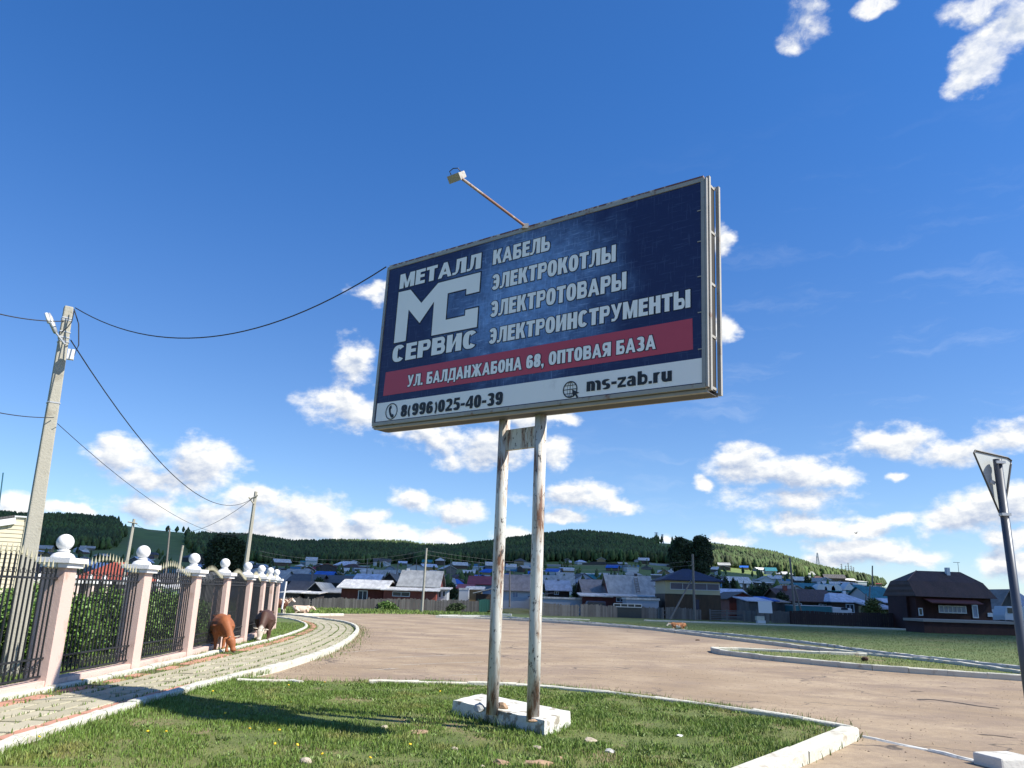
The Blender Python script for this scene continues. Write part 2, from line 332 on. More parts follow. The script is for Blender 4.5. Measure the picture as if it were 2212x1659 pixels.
lawn_poly = [(-9, -2)]+[tuple(p[:2]) for p in OUT[1:] if p.y < BK[0].y]+[tuple(p[:2]) for p in BK]+[tuple(cA[:2]), tuple(cB[:2]), tuple(cC[:2]), (cC.x-1, -2)]
far_y = [(560, 1325), (741, 1326), (900, 1325), (941, 1329), (1100, 1332), (1276, 1340), (1391, 1349), (1700, 1370), (2185, 1400), (2700, 1440)]
road_pts = [(-40, 60), tuple(G(400, 1322)[:2])]+[tuple(G(*p)[:2]) for p in far_y]+[(60, -5), (-4, -8), tuple(OUT[1][:2])]+[tuple(p[:2]) for p in OUT[2:-2]]
sheet('road', road_pts, M_road, 0., label='worn reddish asphalt road and turning area')
sheet('lawn', lawn_poly, M_lawn, .055, label='short green lawn under the billboard')
# strip of grass between fence and inner kerb + path
path_poly = [tuple(p[:2]) for p in OUT]+[tuple(p[:2]) for p in reversed(INN)]
M_joint = mat('path_soil', (.10, .10, .045), .95, .35, 6, .6, 40, c2=(.07, .10, .025), c2scale=2.5, wpos=True)
sheet('path', path_poly, M_joint, .035, label='paved footpath curving along the fence')
strip = [tuple(p[:2]) for p in INN]+[(-60, 48), (-60, 0), (-14, -4)]
sheet('verge', strip, M_lawn2, .05, label='grass verge around and behind the iron fence')
# right hand lawns
kf = [(941, 1331), (1058, 1335), (1140, 1339), (1280, 1348), (1382, 1355), (1438, 1361), (1578, 1378), (1718, 1395), (1872, 1413), (2033, 1428.5), (2212, 1453), (2330, 1469)]
kb = [(948, 1329), (1058, 1330.5), (1168, 1337.5), (1300, 1346), (1438, 1359), (1613, 1372.5), (1753, 1388), (1872, 1405), (2033, 1423), (2212, 1441), (2330, 1453)]
kfar = [(1391, 1340), (1714, 1351), (2046, 1362.5), (2185, 1367.5)]
isl_f = [(1540, 1401), (1546, 1406.5), (1600, 1413), (1662, 1420), (1788, 1432), (1910, 1443), (2033, 1451), (2212, 1463), (2330, 1470)]
isl_b = [(1540, 1401), (1600, 1402.5), (1683, 1406.5), (1780, 1411), (1872, 1414.5)]
right_lawn = [G(*p) for p in kb]+[Vector((80, 24, 0)), Vector((90, 60, 0)), G(2000, 1357), G(1850, 1352), G(1700, 1345), G(1530, 1338), G(1400, 1334.5), G(1250, 1331), G(1120, 1328), G(1000, 1327)]
sheet('meadow', right_lawn, M_lawn2, .045, label='darker grass meadow right of the road')
sheet('meadow', [G(*p) for p in kf[:-1]]+[G(*p) for p in reversed(kb[:-1])], M_joint, .03, label='bare strip between the two long kerbs')
sheet('lawn', [G(*p) for p in isl_f]+[G(2330, 1469.5), G(2033, 1429), G(1872, 1414.5)]+[G(*p) for p in reversed(isl_b[:-1])], M_lawn, .06, label='narrow wedge of grass between kerbs on the right')
# kerbs
M_kerb = mat('whitewashed_concrete', (.53, .52, .445), .88, .14, 5, .7, 18, c2=(.36, .31, .24), c2amt=(.54, .70), c2scale=3.2, wpos=True)
M_kerb2 = mat('dirty_whitewash', (.55, .55, .52), .88, .15, 3, .5, 22, c2=(.30, .27, .22), c2amt=(.52, .68), c2scale=2.5, wpos=True)
KM = {}
def kerb(pts, label, wdt=.15, top=.14, m=None, step=1.0, sm=True):
    m = m or M_kerb
    root = empty('kerb', (0, 0, 0), 0, label, 'kerb')
    P = resample(smooth_line(pts, 1) if sm else pts, step)
    for i, (a, b_) in enumerate(zip(P, P[1:])):
        d = b_-a; L = d.length
        if L < .15: continue
        me_key = (round(wdt, 2), round(top, 2), random.randrange(4), m.name)
        if me_key not in KM:
            k = MB(); e = .02; ws = [random.uniform(-.008, .008) for _ in range(8)]
            n = 5; sec = [(-wdt/2, -.1), (-wdt/2, top-e), (-wdt/2+e, top), (wdt/2-e, top), (wdt/2, top-e), (wdt/2, -.1)]; vs = []; fs = []
            for q in range(n):
                xx = -.5+q/(n-1); 
                if q == 0: xx += .003
                if q == n-1: xx -= .003
                for (yy, zz) in sec: vs.append((xx, yy+random.uniform(-.006, .006), zz+(random.uniform(-.006, .006) if zz > 0 else 0)))
            for q in range(n-1):
                for s in range(5): fs.append((q*6+s, q*6+s+1, q*6+6+s+1, q*6+6+s))
            fs += [tuple(range(5, -1, -1)), tuple((n-1)*6+s for s in range(6))]
            k.add(vs, fs); o0 = k.build('kerbstone', m); KM[me_key] = o0.data; bpy.data.objects.remove(o0)
        o = link('kerbstone', KM[me_key], None, root); mid = (a+b_)/2
        o.location = (mid.x, mid.y, random.uniform(-.012, .01)); o.rotation_euler = (random.uniform(-.02, .02), random.uniform(-.008, .008), math.atan2(d.y, d.x)+random.uniform(-.012, .012)); o.scale = (L, 1, 1)
    return root
kerb([p for p in OUT if p.y > 3], 'long white kerb on the road side of the paved path', .16, .15)
kerb([p for p in INN if p.y > 6], 'white kerb on the fence side of the paved path', .13, .12)
kerb([G(*p, .1) for p in ((513, 1466), (600, 1467), (640, 1468), (651, 1471))], 'short white kerb end beside the path at the lawn corner', .13, .11)
kerb([G(*p, .1) for p in back[3:]], 'thin white kerb along the back of the front lawn', .13, .12)
kerb([cA, cB, cC], 'broad cream kerb at the right corner of the front lawn', .27, .16, step=2.4, sm=False)
kerb([G(*p) for p in ((1856, 1590), (1938, 1606), (2040, 1630), (2140, 1654))], 'thin worn kerb flush with the road at lower right', .10, .03, M_kerb2, 1.2)
o = MB().box(-.27, .27, -.22, .22, -.05, .14).build('kerb_block', M_kerb2); bevel(o, .03); o.location = G(2172, 1656); o.rotation_euler = (0, 0, .25); tag(o, 'loose whitewashed concrete block in the bottom right corner', 'concrete block')
kerb([G(*p, .1) for p in kf], 'long white kerb along the far side of the road', .16, .16)
kerb([G(*p, .1) for p in kb], 'greyer white kerb just behind the long roadside kerb', .15, .14, M_kerb2)
kerb([G(*p, .1) for p in ((1170, 1335), (1276, 1338.5))], 'short far kerb right of the billboard posts', .15, .14, M_kerb)
kerb([G(*p, .1) for p in kfar], 'far white kerb in front of the dark brown fence', .18, .16, M_kerb, 1.5)
kerb([G(*p, .1) for p in isl_f], 'front kerb of the grass wedge on the right', .18, .17)
kerb([G(*p, .1) for p in isl_b], 'back kerb of the grass wedge on the right', .18, .17)
kerb([G(*p, .1) for p in ((617, 1327), (680, 1327), (741, 1326.8))], 'far white kerb near the standing cow', .18, .16, M_kerb)
# paving tiles
M_tile = mat('concrete_paver', (.355, .325, .23), .9, .16, 1.5, .5, 60, c2=(.24, .22, .16), c2amt=(.55, .75), c2scale=1.5, wpos=True)
M_tile2 = mat('concrete_paver_pale', (.41, .375, .275), .9, .16, 1.5, .5, 60, c2=(.28, .26, .19), c2amt=(.55, .75), c2scale=1.5, wpos=True)
M_tile3 = mat('red_paver', (.46, .235, .165), .9, .15, 1.5, .5, 60, wpos=True)
root_path = [o for o in COL.objects if o.name == 'path'][0]
O_ = resample([p for p in OUT if 1 < p.y][:-1], .1); I_ = resample([p for p in INN if 1 < p.y][:-1], .1)
def near(P, q): return min(P, key=lambda a: (a-q).length_squared)
# centre stations: march along the outer kerb and pair with the nearest inner point
cs = []
for k in range(0, len(O_), 2):
    a = O_[k]; b_ = I_[min(len(I_)-1, int(k*len(I_)/len(O_)))]; b_ = near(I_, a); cs.append((a, b_))
TM = {}
def tile_mesh(m, wv, lv):
    key = (m.name, round(wv, 2), round(lv, 2))
    if key not in TM:
        o = MB().box(-lv/2, lv/2, -wv/2, wv/2, -.05, 0).build('paving_tile', m); 
        bm = bmesh.new(); bm.from_mesh(o.data); bmesh.ops.bevel(bm, geom=[e for e in bm.edges if all(v.co.z > -.001 for v in e.verts)], offset=.012, segments=1, affect='EDGES'); bm.to_mesh(o.data); bm.free()
        TM[key] = o.data; bpy.data.objects.remove(o)
    return TM[key]
NR = 6; tiles = []; acc = 0.; rowacc = [random.random()*.5 for _ in range(NR)]
for (a, b_), (a2, b2) in zip(cs, cs[1:]):
    step = ((a2+b2)/2-(a+b_)/2).length; dirv = ((a2+b2)-(a+b_))
    if dirv.length < 1e-4 or (b_-a).length > 4.5: continue
    for r_ in range(NR):
        f = (r_+.5)/NR*.86+.07; p = a.lerp(b_, f); p2 = a2.lerp(b2, f); st = (p2-p).length; rowacc[r_] += st
        if rowacc[r_] >= .5:
            rowacc[r_] -= .5; wv = (b_-a).length*.86/NR-.025; d = p2-p
            if d.length > 1e-5: tiles.append((p, math.atan2(d.y, d.x), wv, r_, f))
tiles = [q for q in tiles if (q[0].y > 8)]
tiles.sort(key=lambda q: q[0].length)
big = tiles[:300]; rest = tiles[300:]
bmT = {}
for k, (p, rz, wv, r_, f) in enumerate(tiles):
    edge = (r_ == 0 and p.y < 16) or (r_ == NR-1)
    if edge and r_ == NR-1 and random.random() < .25: continue
    m = M_tile3 if edge else random.choice((M_tile, M_tile, M_tile2))
    wv = max(.2, round(wv*25)/25)
    z = .058+random.uniform(-.006, .006)
    if k < 300:
        o = link('paving_tile', tile_mesh(m, wv, .475), None, root_path); o.location = (p.x, p.y, z); o.rotation_euler = (random.uniform(-.012, .012), random.uniform(-.012, .012), rz+random.uniform(-.02, .02))
    else:
        q = bmT.setdefault(m.name, MB()); q.box(-.235, .235, -wv/2, wv/2, -.05, 0, Matrix.Translation((p.x, p.y, z)) @ Matrix.Rotation(rz, 4, 'Z'))
for nm, q in bmT.items(): tag(q.build('far_paving', MC[nm], root_path), kind='stuff')
# worn white paint and patches on the road
M_paint = mat('faded_paint', (.55, .50, .44), .9, .2, 6, 0, wpos=True)
M_patch = mat('dark_tar_patch', (.035, .03, .028), .9, .3, 3, .5, 30, wpos=True)
def ribbon(name, pts, wd, m, z, **kw):
    pts = [Vector((p[0], p[1], 0)) for p in pts]; Lf = []; Rt = []
    for i, p in enumerate(pts):
        d = (pts[min(i+1, len(pts)-1)]-pts[max(i-1, 0)]).normalized(); nrm = Vector((-d.y, d.x, 0)); ww = wd*random.uniform(.6, 1.2)/2*(0.15 if i in (0, len(pts)-1) else 1)
        Lf.append(p+nrm*ww); Rt.append(p-nrm*ww)
    return sheet(name, Lf+Rt[::-1], m, z, **kw)
for L_ in ([(850, 1487), (1000, 1484), (1060, 1483)], [(965, 1460), (1020, 1457), (1060, 1456)], [(860, 1437), (950, 1433), (1048, 1430)], [(835, 1421), (900, 1418), (990, 1415)], [(1022, 1457.5), (1050, 1456)],
           [(880, 1402), (960, 1400), (1005, 1399)], [(798, 1448), (830, 1446), (870, 1443)], [(640, 1416), (770, 1408), (820, 1404)]):
    P = resample([G(*p) for p in L_], .35); ribbon('road_marking', P, .055, M_paint, .005, label='faded thin white line on the asphalt')
for L_, wd in (([(1980, 1512), (2010, 1511), (2060, 1517), (2110, 1525), (2160, 1531)], .11), ([(1965, 1494), (1980, 1493), (1995, 1495)], .07), ([(2110, 1587), (2150, 1589), (2200, 1596)], .06), ([(2030, 1484), (2045, 1483)], .05), ([(1880, 1595), (1900, 1597), (1925, 1603)], .04)):
    ribbon('road_crack', resample([G(*p) for p in L_], .12), wd, M_patch, .006, label='dark crack and tar patch in the asphalt')

from mathutils import noise as mnoise
# ------------------------------------------------------------------ grass blades, tufts
M_blade = mat('grass_blade', (.120, .188, .028), .6, .35, 1.6, 0, c2=(.23, .22, .06), c2amt=(.50, .72), c2scale=.9, isl=.45, wpos=True)
M_blade2 = mat('dark_grass_blade', (.11, .15, .035), .7, .3, .4, 0, c2=(.17, .155, .055), c2amt=(.5, .7), c2scale=.25, isl=.3, wpos=True)
def blades(name, P, h, wd, m, label, zb=.05, lean=.6):
    n = len(P); a = RNG.uniform(0, 2*np.pi, n); hh = h*RNG.uniform(.45, 1.25, n); ww = wd*RNG.uniform(.6, 1.3, n)
    la = RNG.uniform(0, 2*np.pi, n); ll = hh*lean*RNG.uniform(.1, 1.2, n); zz = np.full(n, zb) if np.isscalar(zb) else zb
    b0 = np.stack([P[:, 0]-np.cos(a)*ww/2, P[:, 1]-np.sin(a)*ww/2, zz-.01], 1); b1 = np.stack([P[:, 0]+np.cos(a)*ww/2, P[:, 1]+np.sin(a)*ww/2, zz-.01], 1)
    m0 = np.stack([P[:, 0]-np.cos(a)*ww*.35+np.cos(la)*ll*.35, P[:, 1]-np.sin(a)*ww*.35+np.sin(la)*ll*.35, zz+hh*.55], 1)
    m1 = np.stack([P[:, 0]+np.cos(a)*ww*.35+np.cos(la)*ll*.35, P[:, 1]+np.sin(a)*ww*.35+np.sin(la)*ll*.35, zz+hh*.55], 1)
    tp = np.stack([P[:, 0]+np.cos(la)*ll, P[:, 1]+np.sin(la)*ll, zz+hh*.95], 1)
    V = np.stack([b0, b1, m1, m0, tp], 1).reshape(-1, 3); k = np.arange(n)[:, None]*5
    F = np.concatenate([k+np.array([0, 1, 2]), k+np.array([0, 2, 3]), k+np.array([3, 2, 4])], 1).reshape(-1, 3)
    return tag(bulk(name, V, F, m), label, 'grass', kind='stuff')
def clumpy(n, x0, x1, y0, y1, poly, f=.35):
    X = RNG.uniform(x0, x1, n*2); Y = RNG.uniform(y0, y1, n*2)
    d = .42+.25*np.sin(X*2.1+np.sin(Y*1.7)*2)+.25*np.sin(Y*2.9+np.sin(X*2.3)*2)+.25*np.sin(X*7+Y*5)*np.sin(Y*8-X*3)
    k = (RNG.uniform(0, 1, n*2) < np.clip(d, 0, 1)*(1-f)+f) & inpoly(X, Y, poly)
    return np.stack([X[k], Y[k]], 1)[:n]
P = clumpy(200000, -8, 6.5, 8.6, 17.6, lawn_poly)
pat = np.array([mnoise.noise(Vector((x*1.1, y*1.1, 0)))+.5*mnoise.noise(Vector((x*3.7, y*3.7, 5))) for x, y in P]); kp = RNG.uniform(0, 1, len(P)) < np.clip(1.05-1.6*np.clip(-pat-.02, 0, 1)*1.5, .25, 1); P = P[kp]; pat = pat[kp]
gdist = np.hypot(P[:, 0]-.2, P[:, 1]-11.5)
slabP = [G(973.5, 1552), G(1177.5, 1603), G(1233, 1580), G(1030, 1526)]
blades('lawn_grass', P, .026+.052*np.clip(pat+.38, 0, 1), .010, M_blade, 'short green grass blades covering the front lawn', .055)
wd_ = []
for _ in range(420):
    x, y = random.uniform(-7.5, 5.5), random.uniform(9, 17); r0 = random.uniform(.05, .16)
    for _k in range(int(26*r0/.1)): a_ = random.uniform(0, 6.28); q_ = r0*random.random()**.5; wd_.append((x+math.cos(a_)*q_, y+math.sin(a_)*q_))
wd_ = np.array(wd_); wd_ = wd_[inpoly(wd_[:, 0], wd_[:, 1], lawn_poly)]
blades('lawn_weeds', wd_, .040, .024, mat('broad_weed_leaf', (.14, .20, .045), .6, .3, 2, 0, isl=.35, wpos=True), 'patches of broad leaved weeds and clover in the front lawn', .055, 1.3)
ed = []
for p in resample([p for p in OUT if 7 < p.y < 18.5], .012): ed.append((p.x+RNG.normal(.13, .05), p.y+RNG.normal(-.08, .05)))
for p in resample(BK, .03): ed.append((p.x+RNG.normal(0, .03), p.y-abs(RNG.normal(.1, .06))))
for p in resample([cA, cB, cC], .03): ed.append((p.x+RNG.normal(-.28, .04), p.y+RNG.normal(.1, .05)))
for a_, b_ in zip(slabP, slabP[1:]+slabP[:1]):
    for p in resample([a_, b_], .008): ed.append((p.x+RNG.normal(0, .05), p.y+RNG.normal(-.02, .05)))
ed = np.array(ed); blades('edge_grass', ed, .12, .012, M_blade, 'longer tufts of grass along the kerbs and the concrete footing', .05)
vg = clumpy(60000, -14, -4, 9, 44, [tuple(p[:2]) for p in INN]+[(-14, 45), (-14, 5)]); blades('verge_grass', vg, .09, .014, M_blade, 'weedy grass between the iron fence and the path', .05)
# joint weeds on the path
jw = []
for (p, rz, wv, r_, f) in tiles:
    if p.y > 45: continue
    n = int(4+30*(r_ in (1, 4, 5))*random.random()) if p.y > 14 or r_ == NR-1 else int(7*random.random())
    for _ in range(n):
        u = random.uniform(-.25, .25); s = random.choice((-1, 1))*(wv/2+.02)+random.gauss(0, .012 if r_ != NR-1 else .08); jw.append((p.x+math.cos(rz)*u-math.sin(rz)*s, p.y+math.sin(rz)*u+math.cos(rz)*s))
for P_, s_, dn in ((I_, -1, .02), (O_, 1, .035)):
    for p in resample([q for q in P_ if 9 < q.y < 50], dn):
        q = near(O_ if P_ is I_ else I_, p); d = (q-p).normalized(); k = abs(random.gauss(.12, .16)); jw.append((p.x+d.x*k+random.gauss(0, .03), p.y+d.y*k))
jw = np.array(jw); blades('path_weeds', jw, .055, .016, M_blade, 'weeds and grass growing in the joints and edges of the path', .05)
wk = []
for p in resample([q for q in OUT if 22 < q.y < 48], .03): wk.append((p.x+abs(random.gauss(.1, .25)), p.y+random.gauss(-.05, .12)))
for L_, dn in (([G(*p) for p in isl_f], .03), ([G(*p) for p in kf], .05), ([G(*p) for p in kb], .05)):
    for p in resample(L_, dn):
        if random.random() < .5+.5*math.sin(p.x*1.3): wk.append((p.x+random.gauss(0, .08), p.y-abs(random.gauss(.06, .1))))
for p in resample([G(1700, 1661), G(1790, 1618), G(1852, 1590)], .02): wk.append((p.x+random.gauss(.05, .05), p.y+random.gauss(0, .05)))
for p in resample([G(655, 1478), G(700, 1480), G(797, 1476)], .01): wk.append((p.x+random.gauss(0, .08), p.y+random.gauss(0, .12)))
blades('roadside_weeds', np.array(wk), .10, .018, M_blade2, 'ragged weeds along the foot of the kerbs', .0)
il = [G(*p) for p in isl_f]+[G(2330, 1469.5), G(1872, 1414.5)]+[G(*p) for p in reversed(isl_b[:-1])]
P = clumpy(26000, 8, 40, 18, 34, il); blades('wedge_grass', P, .07, .015, M_blade, 'grass in the narrow wedge between kerbs', .06)
P = clumpy(110000, 5, 55, 22, 66, [tuple(p[:2]) for p in right_lawn]); blades('meadow_grass', P, .05, .016, M_blade2, 'rough grass of the right hand meadow', .045)
P = clumpy(26000, -35, 20, 60, 84, [G(500, 1325), G(741, 1325), G(941, 1328), G(1100, 1330), G(1100, 1316), G(640, 1312), G(500, 1312)]); blades('far_verge_grass', P, .22, .06, M_blade, 'strip of bright grass before the grey fence', -.03)

def gravel(name, P, s, m, label, z=.0):
    n = len(P); V = np.array([(1, 0, -.3), (-.5, .87, -.3), (-.5, -.87, -.3), (.1, 0, .8)])[None]*(s*RNG.uniform(.4, 1.6, (n, 1, 1)))*RNG.uniform(.6, 1.3, (n, 4, 3)); a = RNG.uniform(0, 6.28, n); c_, s_ = np.cos(a)[:, None], np.sin(a)[:, None]
    X_ = V[..., 0]*c_-V[..., 1]*s_+P[:, :1]; Y_ = V[..., 0]*s_+V[..., 1]*c_+P[:, 1:2]; V = np.stack([X_, Y_, V[..., 2]*.6+z+s*.25], 2).reshape(-1, 3)
    F = (np.array([(0, 1, 3), (1, 2, 3), (2, 0, 3), (0, 2, 1)])[None]+np.arange(n)[:, None, None]*4).reshape(-1, 3); return tag(bulk(name, V, F, m), label, 'gravel', kind='stuff')
gp_ = []
for p in resample([q for q in OUT if 13 < q.y < 48], .01): gp_.append((p.x+abs(random.gauss(.1, .5))+.1, p.y+random.gauss(-.1, .25)))
for p in resample(BK[3:], .012): gp_.append((p.x+random.gauss(0, .1), p.y+.1+abs(random.gauss(0, .5))))
for p in resample([G(*p) for p in isl_f], .02): gp_.append((p.x+random.gauss(0, .1), p.y-.1-abs(random.gauss(0, .5))))
for _ in range(9000): gp_.append((random.uniform(-7, 26), random.uniform(9.5, 36)))
gp_ = np.array(gp_); k_ = ~inpoly(gp_[:, 0], gp_[:, 1], lawn_poly) & ~inpoly(gp_[:, 0], gp_[:, 1], path_poly) & ~inpoly(gp_[:, 0], gp_[:, 1], strip) & ~inpoly(gp_[:, 0], gp_[:, 1], [G(*p) for p in isl_f]+[G(2330, 1469.5), G(1872, 1414.5)]+[G(*p) for p in reversed(isl_b[:-1])])
gravel('gravel', gp_[k_], .014, mat('road_grit', (.30, .23, .17), .9, .4, 3, wpos=True, isl=.5), 'loose grit and small stones scattered over the road')
# ------------------------------------------------------------------ billboard
Q = [Vector(q) for q in ((-2.32, 13.377, 7.519), (2.512, 9.62, 7.391), (2.444, 9.633, 4.468), (-2.387, 13.391, 4.596))]
U = (Q[2]-Q[3]).normalized(); W_ = (Q[2]-Q[3]).length; VV = (Q[0]-Q[3]).normalized(); VV = (VV-U*VV.dot(U)).normalized(); NB = U.cross(VV).normalized(); H_ = (Q[0]-Q[3]).length
if NB.y > 0: NB = -NB           # NB points to the viewer
BB = empty('billboard', ((Q[2]+Q[3])/2-NB*.15)*1, 0, 'large dark blue two-legged advertising billboard on a white concrete footing', 'billboard')
BB.location.z = .0; bpy.context.view_layer.update()
MBB = Matrix((U, VV, NB)).transposed().to_4x4(); MBB.translation = Q[3]     # local: x along, y up, z to the viewer
MI = Matrix.Translation(-BB.location)
def bpart(mb, name, m, parent=None, smooth=False, world=False):
    if not world: mb.v = [MBB @ Vector(v) for v in mb.v]
    mb.v = [MI @ Vector(v) for v in mb.v]
    return mb.build(name, m, parent or BB, smooth)
M_print, t, b = newmat('printed_blue_banner'); at_ = t.n('ShaderNodeAttribute', attribute_name='pco'); v = at_.outputs['Vector']
dd = t.vm('LENGTH', t.scl(t.vm('SUBTRACT', v, (3.15, 1.75, 0)), (.52, .62, 1)))
gl = t.sstep(t.math('ADD', dd, t.math('MULTIPLY', t.math('SUBTRACT', t.noise(v, 1.6, 7, .6), .5), .9)), .15, 1.15, 1, 0)
gl = t.math('MULTIPLY', gl, t.sstep(t.noise(v, 6, 8, .7), .2, .75, .45, 1.15))
sx = t.noise(t.scl(v, (2.5, 34, 1)), 1, 4, .6); sy = t.noise(t.scl(v, (36, 3, 1)), 1, 4, .6); sd = t.n('ShaderNodeMapping'); sd.inputs['Rotation'].default_value = (0, 0, .8); sd.inputs['Scale'].default_value = (3, 32, 1); t.l(v, sd.inputs['Vector']); sz = t.noise(sd.outputs[0], 1, 4, .6)
scr = t.math('MAXIMUM', t.math('MAXIMUM', t.sstep(sx, .57, .66), t.sstep(sy, .57, .66)), t.sstep(sz, .60, .68)); drk = t.sstep(t.noise(t.scl(v, (22, 22, 1)), 1, 6, .7), .60, .72)
c = t.mix(gl, (.005, .014, .085), (.17, .33, .66)); c = t.mix(t.math('MULTIPLY', scr, t.math('MULTIPLY_ADD', gl, .8, .06)), c, (.30, .46, .78)); c = t.mix(t.math('MULTIPLY', drk, .7), c, (.006, .014, .05))
t.l(c, b.inputs['Base Color']); b.inputs['Roughness'].default_value = .5
def flat(name, m, lum_var=.06, rough=.5): return mat(name, m, rough, lum_var, 1.2, 0)
M_white = flat('banner_white', (.90, .91, .92), rough=.75); M_red = flat('banner_red', (.48, .06, .10), .10); M_navy = flat('banner_navy', (.006, .009, .022)); M_black = flat('banner_black', (.012, .014, .02))
M_whites = mat('banner_strip_white', (.86, .87, .88), .7, .06, 1, 0, c2=(.5, .5, .5), c2amt=(.62, .8), c2scale=1.2)
def pquad(x0, x1, y0, y1, z, mb=None):
    mb = mb or MB(); mb.box(x0, x1, y0, y1, z-.004, z); return mb
me0 = MB(); nx, ny = 2, 2
me0.box(.06, W_-.04, .05, H_-.05, -.02, 0.); cvl = [Vector(v) for v in me0.v]
canvas = bpart(me0, 'banner', M_print); at2 = canvas.data.attributes.new('pco', 'FLOAT_VECTOR', 'POINT')
for i, v_ in enumerate(cvl): at2.data[i].vector = v_
bpart(MB().add([(.205, .507, .002), (5.952, .516, .002), (5.944, .942, .002), (.217, .928, .002), (.205, .507, .004), (5.952, .516, .004), (5.944, .942, .004), (.217, .928, .004)], [(0, 1, 2, 3), (4, 5, 6, 7), (0, 1, 5, 4), (1, 2, 6, 5), (2, 3, 7, 6), (3, 0, 4, 7)]), 'red_band', M_red, canvas)
bpart(pquad(.08, W_-.05, .06, .385, .004), 'white_band', M_whites, canvas)
LOGO = [(.352, 1.439), (.351, 2.387), (.644, 2.380), (.937, 2.078), (1.30, 2.372), (2.237, 2.372), (2.237, 2.036), (1.955, 2.036), (1.955, 2.138), (1.541, 2.138), (1.541, 1.668), (1.965, 1.668), (1.965, 1.766), (2.237, 1.766), (2.237, 1.430), (1.242, 1.437), (1.240, 2.047), (.936, 1.715), (.641, 2.008), (.638, 1.438)]
def poly_flat(name, pts, z, m, parent):
    me = bpy.data.meshes.new(name); bm = bmesh.new(); f = bm.faces.new([bm.verts.new((x, y, 0)) for x, y in pts]); bmesh.ops.triangulate(bm, faces=[f])
    bm.transform(Matrix.Translation((0, 0, z))); bm.transform(MI @ MBB); bm.to_mesh(me); bm.free(); return link(name, me, m, parent)
def grow(pts, d):
    out = []; n = len(pts); ar = sum(pts[i][0]*pts[(i+1) % n][1]-pts[(i+1) % n][0]*pts[i][1] for i in range(n)); s = 1 if ar > 0 else -1
    for i in range(n):
        p, a, c_ = Vector(pts[i]), Vector(pts[i-1]), Vector(pts[(i+1) % n]); d1 = (p-a).normalized(); d2 = (c_-p).normalized()
        n1_ = Vector((d1.y, -d1.x))*s; n2_ = Vector((d2.y, -d2.x))*s; m_ = (n1_+n2_); k = 1/max(.35, (1+n1_.dot(n2_))); out.append(tuple(p+m_*d*k))
    return out
poly_flat('logo_outline', grow(LOGO, .022), .0025, M_navy, canvas); poly_flat('logo', LOGO, .006, M_white, canvas)
TV, TH_ = .245, .205
def _r(x0, y0, x1, y1, e=0): return [(x0-e, y0-e), (x1+e, y0-e), (x1+e, y1+e), (x0-e, y1+e)]
def _arc(x0, y0, x1, y1, a0, a1, e=0, tv=None, th=None, nn=2.5):
    tv = TV if tv is None else tv; th = TH_ if th is None else th; cx, cy, rx, ry = (x0+x1)/2, (y0+y1)/2, (x1-x0)/2+e, (y1-y0)/2+e; out = []; N = max(4, int(abs(a1-a0)/15))
    ea = e/max(rx, .1)*57*.8 if abs(a1-a0) < 359 else 0
    for k in range(N):
        q = []
        for a in (a0-ea+(a1-a0+2*ea)*k/N, a0-ea+(a1-a0+2*ea)*(k+1)/N):
            c_, s_ = math.cos(R(a)), math.sin(R(a)); c2, s2 = math.copysign(abs(c_)**(2/nn), c_), math.copysign(abs(s_)**(2/nn), s_)
            q.append(((cx+c2*rx, cy+s2*ry), (cx+c2*max(.01, rx-tv-2*e), cy+s2*max(.01, ry-th-2*e))))
        out.append([q[0][1], q[0][0], q[1][0], q[1][1]])
    return out
